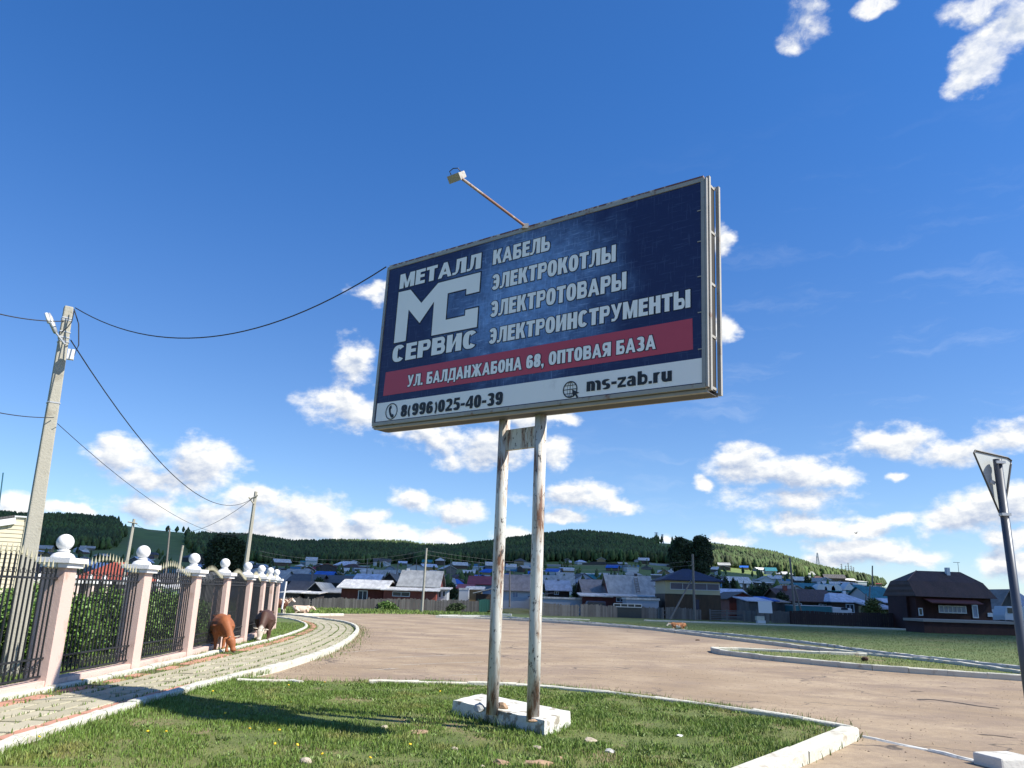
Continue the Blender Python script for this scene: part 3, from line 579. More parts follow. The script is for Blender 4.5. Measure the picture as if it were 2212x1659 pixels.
def glyph(ch, e=0):
    P = []; r = lambda *a: P.append(_r(*a, e=e)); q = lambda *p: P.append(grow(list(p), e) if e else list(p)); arc = lambda *a, **k: P.extend(_arc(*a, e=e, **k)); t, h = TV, TH_; w = .58
    def bowl(x0, y0, x1, y1, flip=False):
        xm = (x0+x1)/2 if not flip else (x0+x1)/2; rx = (x1-xm)
        if not flip: r(x0, y1-h, xm, y1); r(x0, y0, xm, y0+h); arc(xm-rx, y0, x1, y1, -90, 90, nn=2.3)
        else: r(xm, y1-h, x1, y1); r(xm, y0, x1, y0+h); arc(x0, y0, xm+rx, y1, 90, 270, nn=2.3)
    if ch in 'ОO0': w = .60 if ch != '0' else .55; arc(0, -.01, w, 1.01, 0, 360)
    elif ch == 'С': arc(0, -.01, w, 1.01, 38, 322)
    elif ch == 'Э': arc(0, -.01, w, 1.01, -142, 142); r(.16, .42, w-.1, .42+h*.95)
    elif ch == 'К': w = .62; r(0, 0, t, 1); q((t-.02, .40), (t+.10, .55), (.58, 1), (.37, 1), (t-.02, .66)) if False else None; q((t-.01, .34), (t+.21, .52), (.60, 1), (.37, 1), (t-.01, .60)); q((t+.03, .56), (t+.19, .64), (.64, 0), (.41, 0))
    elif ch == 'А': w = .68; q((0, 0), (.19, 0), (.43, 1), (.25, 1)); q((.49, 0), (.68, 0), (.43, 1), (.25, 1)); r(.13, .20, .55, .20+h*.9)
    elif ch == 'Б': r(0, 0, t, 1); r(t, 1-h, .52, 1); bowl(t-.01, 0, w, .60)
    elif ch == 'В': w = .60; r(0, 0, t, 1); bowl(t-.01, .44, w-.03, 1); bowl(t-.01, 0, w, .58)
    elif ch == 'Ь': r(0, 0, t, 1); bowl(t-.01, 0, w, .60)
    elif ch == 'Ы': w = .84; r(0, 0, t, 1); bowl(t-.01, 0, .56, .60); r(w-t, 0, w, 1)
    elif ch == 'Р': r(0, 0, t, 1); bowl(t-.01, .38, w, 1)
    elif ch == 'Я': w = .60; r(w-t, 0, w, 1); bowl(0, .40, w-t+.01, 1, True); q((0, 0), (.20, 0), (.44, .46), (.24, .46))
    elif ch == 'Е': w = .50; r(0, 0, t, 1); r(t, 1-h, w, 1); r(t, .43, w-.03, .43+h*.95); r(t, 0, w, h)
    elif ch == 'Л': w = .64; r(w-t, 0, w, 1); r(.15, 1-h, w-t, 1); q((.15, 1-h), (.32, 1-h), (.30, .35), (.24, .10), (.13, .16), (.14, .35)); q((-.02, 0), (.14, 0), (.24, .10), (.20, .22), (.10, .155), (-.02, .155))
    elif ch == 'М': w = .80; r(0, 0, t*.92, 1); r(w-t*.92, 0, w, 1); q((t*.5, 1), (.26, 1), (.48, .0), (.33, .0)); q((w-.26, 1), (w-t*.5, 1), (.47, .0), (.32, .0))
    elif ch == 'Т': w = .56; r(.28-t/2, 0, .28+t/2, 1-h); r(0, 1-h, w, 1)
    elif ch == 'И': w = .64; r(0, 0, t, 1); r(w-t, 0, w, 1); q((t-.03, .02), (t-.03, .33), (w-t+.03, .98), (w-t+.03, .67))
    elif ch == 'Н': w = .60; r(0, 0, t, 1); r(w-t, 0, w, 1); r(t, .43, w-t, .43+h)
    elif ch == 'П': w = .62; r(0, 0, t, 1); r(w-t, 0, w, 1); r(t, 1-h, w-t, 1)
    elif ch == 'У': w = .62; q((0, 1), (.20, 1), (.40, .33), (.24, .30)); q((.42, 1), (.62, 1), (.38, .15), (.20, .12)); q((.05, 0), (.24, .0), (.38, .15), (.26, .24), (.20, .15), (.05, .16))
    elif ch == 'Д': w = .72; r(.50-.01, .14, .50+t-.02, 1); r(.17, 1-h, .5, 1); q((.10, .14), (.24, .14), (.35, .85), (.17, .85)); r(0, .0+.02, w, .15+.02); r(0, -.17, .14, .03); r(w-.14, -.17, w, .03)
    elif ch == 'Ж': w = .94; c_ = w/2; r(c_-t/2, 0, c_+t/2, 1); q((c_-.06, .42), (c_-.06, .62), (.20, 1), (.0, 1)); q((c_+.06, .42), (c_+.06, .62), (w-.20, 1), (w, 1)); q((0, 0), (.22, 0), (c_-.04, .56), (c_-.16, .62)); q((w-.22, 0), (w, 0), (c_+.16, .62), (c_+.04, .56))
    elif ch == 'З': w = .54; arc(0, .44, w-.02, 1.01, -90, 155); arc(0, -.01, w, .58, -155, 90); r(.16, .44, .30, .58)
    elif ch == '8': w = .55; arc(.02, .44, w-.02, 1.01, 0, 360); arc(0, -.01, w, .58, 0, 360)
    elif ch == '9': w = .55; arc(0, .36, w, 1.01, 0, 360); arc(0, -.01, w, 1.01, -150, 20)
    elif ch == '6': w = .55; arc(0, -.01, w, .64, 0, 360); arc(0, -.01, w, 1.01, 30, 200)
    elif ch == '2': w = .54; arc(0, .36, w, 1.01, -40, 165); q((0, 0), (.20, .10), (w-.02, .56), (w-.17, .60), (0, .17)); r(0, 0, w, h)
    elif ch == '5': w = .54; r(.08, 1-h, w-.03, 1); q((.03, .48), (.19, .50), (.24, 1), (.08, 1)); arc(0, -.01, w, .65, -155, 120)
    elif ch == '4': w = .58; r(.33, 0, .33+t*.9, 1); r(0, .20, w, .20+h*.9); q((0, .20), (.0, .38), (.33, 1), (.33, .76), (.17, .34))
    elif ch == '3': w = .54; arc(0, .44, w-.02, 1.01, -90, 160); arc(0, -.01, w, .58, -160, 90); r(.18, .44, .28, .58)
    elif ch == '(': w = .30; arc(0, -.22, .62, 1.05, 125, 235, tv=.15, nn=2)
    elif ch == ')': w = .30; arc(-.32, -.22, .30, 1.05, -55, 55, tv=.15, nn=2)
    elif ch == '-': w = .32; r(0, .30, w, .30+h)
    elif ch == '.': w = .2; r(0, 0, .19, .19)
    elif ch == ',': w = .2; r(0, 0, .19, .19); q((.05, -.18), (.12, -.15), (.19, .0), (.07, .0))
    elif ch == ' ': w = .26
    elif ch == 'm': w = .90; r(0, 0, t, .75); arc(.02, .02, .54, .76, 0, 120, nn=2.6); r(.54-t, 0, .54, .42); arc(.38, .02, w, .76, 0, 120, nn=2.6); r(w-t, 0, w, .42)
    elif ch == 's': w = .52; arc(0, .30, w, .76, 35, 270, th=.14); arc(0, -.01, w, .44, -145, 90, th=.14)
    elif ch == 'z': w = .50; r(0, .75-h*.9, w, .75); r(0, 0, w, h*.9); q((0, h*.8), (.20, h*.8), (w, .75-h*.8), (w-.20, .75-h*.8))
    elif ch == 'a': w = .56; arc(.0, .10, w-.04, .76, 0, 155, th=.14); r(w-t-.04, 0, w-.04, .46); arc(0, -.01, .50, .46, 0, 360, th=.14, tv=.17)
    elif ch == 'b': w = .58; r(0, 0, t, 1); arc(.02, -.01, w, .76, 0, 360, tv=.17)
    elif ch == 'r': w = .40; r(0, 0, t, .75); arc(.03, .0, .50, .76, 60, 150, th=.17)
    elif ch == 'u': w = .58; r(w-t, 0, w, .75); r(0, .32, t, .75); arc(0, -.01, w-.03, .66, 180, 330)
    return P, w
def lettering(s, x0, x1, y0, y1, m, bold=.0, outline=.0, z=.006, gap=.06, full=1.):
    """bold grotesque lettering fitted to the banner: cap height y0..y1, width x0..x1"""
    tot = 0; place = []
    for ch in s: w_ = glyph(ch)[1]; place.append(tot); tot += w_+gap
    sx_ = (x1-x0)/(tot-gap); sy_ = (y1-y0)
    for (e_, mm, zz, nm) in (([(outline, M_navy, z-.003, 'lettering_outline')] if outline else [])+[(0., m, z, 'lettering')]):
        for ch, xo in zip(s, place):
            if ch == ' ': continue
            mb = MB(); pcs, _ = glyph(ch, e_)
            for k, poly in enumerate(pcs):
                ar = sum(poly[i][0]*poly[(i+1) % len(poly)][1]-poly[(i+1) % len(poly)][0]*poly[i][1] for i in range(len(poly)))
                if ar < 0: poly = poly[::-1]
                mb.add([(x0+(xo+p_[0])*sx_, y0+p_[1]*sy_, zz+k*.00006) for p_ in poly], [tuple(range(len(poly)))])
            bpart2(mb, 'letter' if nm == 'lettering' else 'letter_outline', mm)
def bpart2(mb, name, m):
    mb.v = [MI @ (MBB @ Vector(v)) for v in mb.v]; return mb.build(name, m, canvas, norm=False)
lettering('МЕТАЛЛ', .355, 2.23, 2.445, 2.72, M_white, 0, .045)
lettering('СЕРВИС', .345, 2.255, 1.085, 1.385, M_white, 0, .045)
lettering('КАБЕЛЬ', 2.483, 3.605, 2.445, 2.70, M_white, 0, .05)
lettering('ЭЛЕКТРОКОТЛЫ', 2.483, 4.772, 2.005, 2.265, M_white, 0, .05)
lettering('ЭЛЕКТРОТОВАРЫ', 2.49, 4.952, 1.545, 1.81, M_white, 0, .05)
lettering('ЭЛЕКТРОИНСТРУМЕНТЫ', 2.495, 5.918, 1.10, 1.353, M_white, 0, .05)
lettering('УЛ. БАЛДАНЖАБОНА 68, ОПТОВАЯ БАЗА', .778, 5.42, .600, .803, M_white, 0, .05, .010)
lettering('8(996)025-40-39', .685, 2.86, .092, .295, M_black, 0, 0, .010)
lettering('ms-zab.ru', 4.35, 5.657, .128, .318, M_black, 0, 0, .010)
def ring(cx, cy, r, wd, n=28, mb=None, sx_=1.):
    mb = mb or MB(); vs = []; fs = []
    for k in range(n):
        a = 2*math.pi*k/n
        for q in (r-wd/2, r+wd/2): vs.append((cx+math.cos(a)*q*sx_, cy+math.sin(a)*q, .010))
    for k in range(n): fs.append((2*k, 2*k+1, (2*k+3) % (2*n), (2*k+2) % (2*n)))
    return mb.add(vs, fs)
ph = ring(.455, .21, .135, .018)
a0 = [(.40, .30), (.44, .32), (.455, .27), (.43, .25), (.44, .20), (.47, .155), (.495, .165), (.525, .125), (.495, .095), (.455, .105), (.42, .15), (.395, .21), (.385, .26)]
bpart(ph, 'phone_ring', M_black, canvas); poly_flat('phone_icon', a0, .010, M_black, canvas)
gb = ring(4.075, .19, .115, .018); 
bpart(gb, 'globe_ring', M_black, canvas); bpart(ring(4.075, .19, .112, .013, sx_=.42).box(4.07, 4.08, .08, .30, .0098, .0099).box(3.965, 4.185, .185, .196, .0096, .0097).box(3.985, 4.165, .245, .254, .0094, .0095).box(3.985, 4.165, .125, .134, .0092, .0093), 'globe_grid', M_black, canvas)
poly_flat('cursor_arrow', [(4.11, .185), (4.235, .125), (4.185, .115), (4.22, .065), (4.195, .05), (4.165, .10), (4.13, .07)], .0115, M_black, canvas)
M_frame = mat('weathered_steel', (.33, .32, .30), .55, .25, 3, .2, 30, .35, c2=(.20, .10, .06), c2amt=(.58, .72), c2scale=3)
M_frame2 = mat('pale_weathered_steel', (.36, .35, .32), .6, .2, 3, .2, 30, .2, c2=(.22, .13, .09), c2amt=(.56, .70), c2scale=4)
M_redstrip = mat('flaking_red_strip', (.17, .075, .07), .8, .3, 6, 0, c2=(.5, .48, .46), c2amt=(.5, .6), c2scale=9)
M_backp = mat('aged_backing', (.10, .10, .11), .8, .2, 2)
# box: two faces with a hollow side between
def rail(x0, x1, y0, y1, z0, z1, name='frame_rail', m=M_frame): return bpart(MB().box(x0, x1, y0, y1, z0, z1), name, m)
e = .045
rail(.0, W_, -.01, .045, -.05, .012, m=M_frame2); rail(0, W_, H_-.045, H_+.01, -.05, .012, m=M_frame2); rail(-.005, .05, .047, H_-.047, -.05, .014); rail(W_-.045, W_+.005, .047, H_-.047, -.05, .014)
rail(.02, W_-.02, H_+.012, H_+.05, -.06, -.01, 'top_strip', M_redstrip); rail(W_+.008, W_+.035, .0, H_, -.03, .012, 'side_strip', M_frame)
rail(W_+.002, W_+.05, -.03, H_+.05, -.10, -.052, m=M_frame2); rail(-.05, -.008, -.03, H_+.02, -.10, -.052, m=M_frame2)
rail(0.002, W_, -.06, -.012, -.10, -.04); rail(0.002, W_, H_+.002, H_+.04, -.11, -.065)
TH = .34
rail(W_+.01, W_+.06, -.04, H_+.02, -TH-.05, -TH, m=M_frame2); rail(-.06, -.01, -.04, H_, -TH-.05, -TH, m=M_frame2); rail(0, W_, -.05, 0, -TH-.05, -TH); rail(0, W_, H_, H_+.03, -TH-.05, -TH)
bpart(MB().box(.05, W_-.03, -.02, H_-.01, -.045, -.024), 'backing_sheet', M_backp)
bpart(MB().box(.05, W_-.03, .005, H_-.01, -TH-.04, -TH-.02), 'rear_face', mat('rear_banner', (.35, .36, .38), .6))
for yy in (.02, .72, 1.45, 2.2, H_-.04): rail(W_-.03, W_+.005, yy, yy+.035, -TH, -.101, 'side_brace', M_frame2)
for yy in (.02, 1.45, H_-.04): rail(0.0, .035, yy, yy+.035, -TH, -.101, 'side_brace', M_frame2)
for xx in np.linspace(.3, W_-.3, 7): rail(xx, xx+.04, -.045, -.012, -TH, -.101, 'bottom_brace')
bpart(MB().box(W_-.02, W_-.005, -.0, H_-.01, -TH, -.101), 'side_sheet', mat('dark_side_sheet', (.035, .033, .032), .9, .3, 3)); rail(0, W_, -.055, -.046, -TH+.002, -.102, 'bottom_plate', mat('dark_bottom', (.07, .07, .08), .7))
for yy in (.5, 1.0, 1.5, 2.0, 2.45): rail(W_-.10, W_-.045, yy, yy+.012, .001, .01, 'lacing', M_frame2)
# posts
M_post, t, b = newmat('peeling_white_paint'); v = coord(t); vs_ = t.scl(v, (1, 1, .13)); n1_ = t.noise(vs_, 9, 9, .68, .3); n2_ = t.noise(t.scl(v, (1, 1, .45)), 20, 8, .7); z_ = t.n('ShaderNodeSeparateXYZ'); t.l(v, z_.inputs[0])
c = t.mix(t.noise(v, 3, 5), (.46, .47, .46), (.62, .62, .57)); low = t.sstep(z_.outputs['Z'], .25, .8, .028, 0)
c = t.mix(t.sstep(t.math('ADD', n1_, low), .46, .56, 0, .75), c, (.33, .25, .185)); c = t.mix(t.sstep(t.math('ADD', n1_, low), .555, .60), c, (.17, .085, .05)); c = t.mix(t.sstep(n2_, .585, .61), c, (.05, .045, .045))
t.l(c, b.inputs['Base Color']); b.inputs['Roughness'].default_value = .55
bn = t.n('ShaderNodeBump'); bn.inputs['Strength'].default_value = .5; bn.inputs['Distance'].default_value = .01; t.l(n1_, bn.inputs['Height']); t.l(bn.outputs[0], b.inputs['Normal'])
pL = G(1063, 1535, .25); pR = G(1151, 1550, .25)
tL = at(1091, 893, pL.y); tR = at(1169, 880, pR.y)
for a_, b_ in ((pL, tL), (pR, tR)):
    b2 = a_+(b_-a_)*1.06; bpart(MB().tube([a_-Vector((0, 0, .05)), a_+(b_-a_)*.3, a_+(b_-a_)*.6, b2], .088, 20), 'post', M_post, smooth=True, world=True)
def lerp(a, b, f): return a+(b-a)*f
fz = [(lerp(pL, tL, f), lerp(pR, tR, f)) for f in (.862, .935)]
dz = (pR-pL).normalized(); dn = Vector((dz.y, -dz.x, 0))*.035
vs = []
for q in fz:
    a_, b_ = q[0]+dz*.07, q[1]-dz*.07; vs += [a_-dn, b_-dn, b_+dn, a_+dn]
bpart(MB().add(vs, [(0, 1, 2, 3), (4, 5, 6, 7), (0, 1, 5, 4), (1, 2, 6, 5), (2, 3, 7, 6), (3, 0, 4, 7)]), 'cross_plate', M_post, world=True)
# lamp on its arm
P0 = Vector((.13, 11.47, 7.50)); P1 = Vector((-.82, 10.25, 7.62))
bpart(MB().tube([P0, P1], .022, 10), 'lamp_arm', mat('rusty_pipe', (.24, .13, .09), .7, .3, 8, c2=(.42, .38, .34)), world=True)
bpart(MB().box(-.05, .05, -.05, .05, -.05, .03, Matrix.Translation(P0)), 'arm_bracket', M_frame, world=True)
dA = (P1-P0).normalized(); lm = Matrix.Translation(P1+dA*.10-Vector((0, 0, .02))) @ Vector((dA.x, dA.y, 0)).to_track_quat('Y', 'Z').to_matrix().to_4x4() @ Matrix.Rotation(R(-38), 4, 'X')
k = MB(); k.v = []; k.box(-.10, .10, -.07, .07, -.055, .04, lm); 
lamp = bpart(k, 'lamp_housing', M_frame2, world=True); bpart(MB().box(-.09, .09, -.09, -.072, -.045, .03, lm), 'lamp_glass', mat('lamp_glass', (.4, .42, .42), .2), lamp, world=True)
bpart(MB().box(-.11, .11, .072, .088, -.065, .045, lm), 'lamp_fins', M_frame, lamp, world=True)
bpart(MB().tube([lm @ Vector(p) for p in ((-.09, 0, .04), (-.08, .02, .10), (0, .02, .12), (.08, .02, .10), (.09, 0, .04))], .007, 6), 'lamp_bracket', M_black, lamp, world=True)
# footing
M_slab = mat('cracked_whitewash', (.58, .58, .53), .9, .12, 2.5, .8, 12, c2=(.28, .25, .20), c2amt=(.55, .62), c2scale=3.6)
cs_ = [G(973.5, 1546, .03), G(1178, 1598, .03), G(1235, 1574, .03)]; cs_.append(cs_[0]+cs_[2]-cs_[1])
cen = sum(cs_, Vector())/4
ft = MB(); vs = [(p.x, p.y, 0.0) for p in cs_]+[(cen.x+(p.x-cen.x)*.97, cen.y+(p.y-cen.y)*.97, .26) for p in cs_]
ft.add([Vector(v)+MI.translation for v in vs], [(3, 2, 1, 0), (4, 5, 6, 7), (0, 1, 5, 4), (1, 2, 6, 5), (2, 3, 7, 6), (3, 0, 4, 7)])
fo = ft.build('footing', M_slab, BB); bm = bmesh.new(); bm.from_mesh(fo.data); bmesh.ops.subdivide_edges(bm, edges=bm.edges, cuts=9, use_grid_fill=True)
from mathutils import noise as mnoise
for v_ in bm.verts:
    d = mnoise.noise_vector(v_.co*3.1)*.012+mnoise.noise_vector(v_.co*9)*.008; v_.co += d
bm.to_mesh(fo.data); bm.free()

# stones
M_stone = mat('pale_stone', (.42, .36, .28), .9, .25, 5, .6, 20); M_stone2 = mat('brown_stone', (.33, .22, .14), .9, .3, 5, .6, 20); M_stone3 = mat('grey_stone', (.40, .40, .38), .9, .25, 5, .6, 20)
def stone(x, y, s, label, m, z=.06, sq=.55):
    bm = bmesh.new(); bmesh.ops.create_icosphere(bm, subdivisions=2, radius=1)
    sd = random.random()*50
    for v_ in bm.verts: v_.co *= 1+.45*mnoise.noise(v_.co*1.3+Vector((sd, 0, 0))); v_.co.z *= sq; v_.co.x *= 1.3
    bm.transform(Matrix.Scale(s, 4)); me = bpy.data.meshes.new('stone'); bm.to_mesh(me); bm.free(); p = G(x, y, z)
    o = link('stone', me, m); o.location = p; o.rotation_euler = (0, 0, random.uniform(0, 3)); tag(o, label, 'stone', 'stones on the lawn'); return o
stone(830, 1571, .055, 'pale stone in the grass left of the footing below the shadow', M_stone)
stone(982, 1618, .045, 'small pale stone below the left end of the footing', M_stone)
stone(1161, 1616, .055, 'flat tan stone just below the near corner of the footing', M_stone)
stone(1276, 1600, .07, 'tan stone in the grass right of the footing', M_stone)
stone(1317, 1624, .06, 'grey brown stone at the lower right of the footing', M_stone3)
stone(1208, 1637, .035, 'very small stone between the two larger lower stones', M_stone2)
stone(1083, 1649, .075, 'brown stone near the bottom edge below the left post', M_stone2)
stone(1163, 1650, .12, 'largest flat brown stone near the bottom edge', M_stone2, sq=.35)
stone(903, 1582, .13, 'flat reddish clod left of the footing', M_stone2, sq=.2)
stone(1468, 1590, .04, 'white lump of stone in the grass right of the footing', mat('white_stone', (.6, .6, .6), .9))
stone(1036, 1535-6, .075, 'pale grey rock on the footing left of the left post', M_stone3, .28, .9)
stone(1085, 1530-3, .07, 'orange brown rock on the footing behind the left post', M_stone2, .28, .9)
stone(1151, 1557, .045, 'small flat brown stone on the footing before the right post', M_stone2, .27, .5)
stone(1100, 1541, .035, 'crumbs of stone on the footing between the posts', M_stone2, .27, .4)
stone(660, 1645, .07, 'flat pale stone at the bottom of the lawn left of centre', M_stone)
stone(1042, 1656, .03, 'tiny stone at the very bottom of the lawn', M_stone)
stone(1507, 1383, .11, 'dark lump of dung on the road before the lying cow', mat('dung', (.06, .03, .02), .95), .01, .4)
stone(1868, 1417+6, .10, 'brown lump on the front kerb of the grass wedge', mat('dung', (.06, .03, .02), .95), .14, .8)
stone(2190-190, 1431+8, .07, 'dark clod beside the kerb of the grass wedge', M_stone2, .0, .6)
M_yel = mat('dandelion_yellow', (.75, .50, .02), .6, .1); M_stem = mat('flower_stem', (.12, .2, .04), .7)
fl = MB().lathe([(.004, -.006), (.016, 0), (.017, .007), (.008, .012)], 8).mesh('f'); fl.materials.append(M_yel); sm_ = MB().tube([(0, 0, 0), (.004, 0, .05), (0, 0, .10)], .003, 5).mesh('s'); sm_.materials.append(M_stem)
DL = ['highest of them, at the back near the path kerb', 'at the back, just left of the middle', 'back right, above the dark shadow', 'back right, at the edge of the shadow', 'at the right end of the upper shadow', 'left end, inside the billboard shadow', 'just below the left end of the shadow', 'front row, second from the left', 'centre of the lawn below the shadow',
      'front row, third from the left', 'front row, right of the flat pale stone', 'at the bottom edge left of the small stone', 'front right, below the reddish clod', 'farthest back, beside the road edge', 'below the shadow, right of centre', 'under the shadow beside the path kerb', 'behind the footing, left of the left post', 'leftmost of them, by the path kerb']
for i, (x, y) in enumerate([(458, 1503), (622, 1490), (606, 1522), (627, 1523), (640, 1541), (317, 1590), (356, 1596), (592, 1620), (537, 1589), (640, 1629), (694, 1645), (798, 1656), (885, 1622), (700, 1480), (602, 1588), (485, 1549), (950, 1502), (81, 1606)]):
    p = G(x, y+5, .055); s = random.uniform(.75, 1.2); o = empty('dandelion', p, random.random()*6, 'yellow dandelion in the front lawn, '+DL[i], 'flower', 'dandelions in the front lawn')
    a_ = link('stem', sm_, None, o); a_.scale = (1, 1, s); c_ = link('flower_head', fl, None, o); c_.location = (0, 0, .1*s); c_.rotation_euler = (R(random.uniform(-40, 40)), R(random.uniform(-30, 30)), 0)
for i, (x, y) in enumerate([(176, 1482), (201, 1488)]):
    p = G(x, y, .055); o = empty('dandelion', p, random.random()*6, ('left' if i == 0 else 'right')+' one of two dandelions on the verge beside the fence side kerb', 'flower', 'dandelions on the fence verge'); link('stem', sm_, None, o); c_ = link('flower_head', fl, None, o); c_.location = (0, 0, .1); c_.scale = (1.5, 1.5, 1.5)

# ------------------------------------------------------------------ iron and pillar fence
M_pink = mat('pink_render', (.58, .43, .375), .85, .10, 2.5, .35, 45, c2=(.42, .28, .22), c2amt=(.55, .75), c2scale=2.2, wpos=True)
M_capw = mat('white_cap_paint', (.70, .70, .70), .65, .06, 6, .2, 50, c2=(.5, .49, .46), c2amt=(.62, .8), c2scale=5, wpos=True)
M_iron = mat('black_iron', (.016, .018, .022), .5, .2, 8, 0, metal=.1); M_tip = mat('cream_spear_tip', (.42, .39, .27), .45, .12, 6)
FC = empty('iron_fence', G(272, 1448, .05), 0, 'long fence of pink pillars with white ball caps and black iron spear panels', 'fence')
FB = FC.location.copy()
bases = [G(86, 1488, .05), G(272, 1448, .05), G(392, 1420.5, .05), G(464, 1401, .05), G(517, 1387.5, .05), G(549, 1376, .05), G(570, 1366.5, .05), G(585, 1358.5, .05)]
bases = [bases[0]+(bases[0]-bases[1])] + bases
topz = at(137, 1160, bases[1].y).z; print('fence height', topz)
FH = 2.42
pil = MB().box(-.19, .19, -.19, .19, -.05, FH*.835).mesh('pil'); pil.materials.append(M_pink)
capm = MB().box(-.26, .26, -.26, .26, FH*.835, FH*.868).box(-.31, .31, -.31, .31, FH*.868+.001, FH*.905).lathe([(.20, FH*.905), (.20, FH*.912), (.17, FH*.93), (.11, FH*.943), (.08, FH*.95)], 20).lathe([(.075, FH*.948), (.105, FH*.953), (.11, FH*.958), (.075, FH*.966)], 20).mesh('cap'); capm.materials.append(M_capw)
ballm = MB().lathe(sphere_prof(.145, 12, FH*.958), 22).mesh('ball'); ballm.materials.append(M_capw); ballm.shade_smooth()
barm = MB().box(-.0115, .0115, -.0115, .0115, 0, 1).mesh('bar'); barm.materials.append(M_iron)
tipm = MB().lathe([(.008, -.01), (.009, .0), (.022, .03), (.018, .06), (.001, .16)], 8).mesh('tip'); tipm.materials.append(M_tip)
sc_ = []
for k in range(15): a = k/14*5.2; rr_ = .052*(1-k/18); sc_.append((rr_*math.cos(a+2.2), 0, rr_*math.sin(a+2.2)))
scr_m = MB().tube([(-.045, 0, -.085), (-.052, 0, -.03)]+sc_, .0065, 5, up=(0, 1, 0)).mesh('scroll'); scr_m.materials.append(M_iron)
nscroll = 0
for i, p in enumerate(bases):
    d = (bases[min(i+1, len(bases)-1)]-bases[max(i-1, 0)]); rz = math.atan2(d.y, d.x)-math.pi/2
    o = link('pillar', pil, None, FC); o.location = p-FB; o.rotation_euler = (0, 0, rz-.05)
    link('cap', capm, None, o); link('ball', ballm, None, o)
for a_, b_ in zip(bases, bases[1:]):
    d = (b_-a_); L = d.length; d.normalize(); nrm = Vector((d.y, -d.x, 0)); nrm = nrm if nrm.x > 0 else -nrm; rz = math.atan2(d.y, d.x); s0 = a_+d*.19; s1 = b_-d*.19; LL = L-.38; off_ = nrm*.06
    mid = (a_+b_)/2-FB
    def fbox(name, z0, z1, w0, m, x0=-LL/2, x1=LL/2, o_=off_):
        o = MB().box(x0, x1, -w0, w0, z0, z1).build(name, m, FC); o.location = mid+o_; o.rotation_euler = (0, 0, rz); return o
    bevel(fbox('plinth', -.06, .15, .14, M_pink, o_=nrm*.02), .01)
    fbox('rail', .205, .235, .018, M_iron); fbox('rail', .50, .53, .018, M_iron); fbox('rail', 1.815, 1.85, .02, M_iron)
    nb = 21
    for k in range(nb):
        f = (k+.5)/nb; x = -LL/2+LL*f; arch = .20*max(0, math.cos((f-.5)*math.pi*1.25))**1.5 if abs(f-.5) < .4 else 0
        h = 2.0+arch; o = link('bar', barm, None, FC); q = mid+off_+d*x; o.location = (q.x, q.y, q.z+.22); o.rotation_euler = (0, 0, rz); o.scale = (1, 1, h-.22)
        tp = link('spear_tip', tipm, None, o); tp.location = (0, 0, 1); tp.scale = (1, 1, 1/(h-.22))
    so_ = MB()
    for k in range(nb-1):
        f = (k+1)/nb; x = -LL/2+LL*f; s = 1 if k % 2 else -1
        for (zz, sg, sc2) in ((1.94, 1, 1.), (.40, 1, .95), (.32, -1, .8)):
            q = mid+off_+d*x
            if nscroll < 300 and b_.y < 32 and a_.y > 8:
                o = link('scroll', scr_m, None, FC); o.location = (q.x, q.y, q.z+zz); o.rotation_euler = (0, 0, rz); o.scale = (s*sc2, 1, sg*sc2); nscroll += 1
            else:
                base_i = len(so_.v); so_.v += [(x+v_.co[0]*s*sc2, v_.co[1], zz+v_.co[2]*sg*sc2) for v_ in scr_m.vertices]; so_.f += [tuple(base_i+j for j in pl_.vertices) for pl_ in scr_m.polygons]
    if so_.v: o = so_.build('far_scrollwork', M_iron, FC, norm=False); o.location = mid+off_; o.rotation_euler = (0, 0, rz); tag(o, kind='stuff')
# inner, farther fence seen through the first
M_pinkf = mat('pink_render_far', (.60, .47, .42), .85, .08)
IF = empty('iron_fence', (0, 0, 0), 0, 'second fence of pink pillars seen through the bars beyond the hedge', 'fence')
pts = [at(85, 1254, 36), at(122, 1254, 37), at(159, 1254, 38), at(195, 1255, 39), at(225, 1256, 41), at(270, 1258, 44), at(305, 1260, 47), at(340, 1262, 50)]
for a_, b_ in zip(pts, pts[1:]+[None]):
    o = MB().box(-.2, .2, -.2, .2, 0, a_.z-.12).build('pillar', M_pinkf, IF); o.location = (a_.x, a_.y, 0); MB().box(-.3, .3, -.3, .3, a_.z-.119, a_.z+.02).build('cap', M_capw, o); MB().lathe(sphere_prof(.14, 8, a_.z+.02), 12).build('ball', M_capw, o, True)
    if b_ is not None:
        q = MB(); d = b_-a_; n = 20
        for k in range(n): f = (k+.5)/n; c_ = a_+d*f; q.box(c_.x-.012, c_.x+.012, c_.y-.01, c_.y+.01, .1, a_.z-.15+.25*math.sin(f*math.pi))
        tag(q.build('far_bars', M_iron, IF), kind='stuff')
        MB().tube([Vector((a_.x, a_.y, a_.z-.45)), Vector((b_.x, b_.y, b_.z-.45))], .025, 4).build('rail', M_iron, IF)

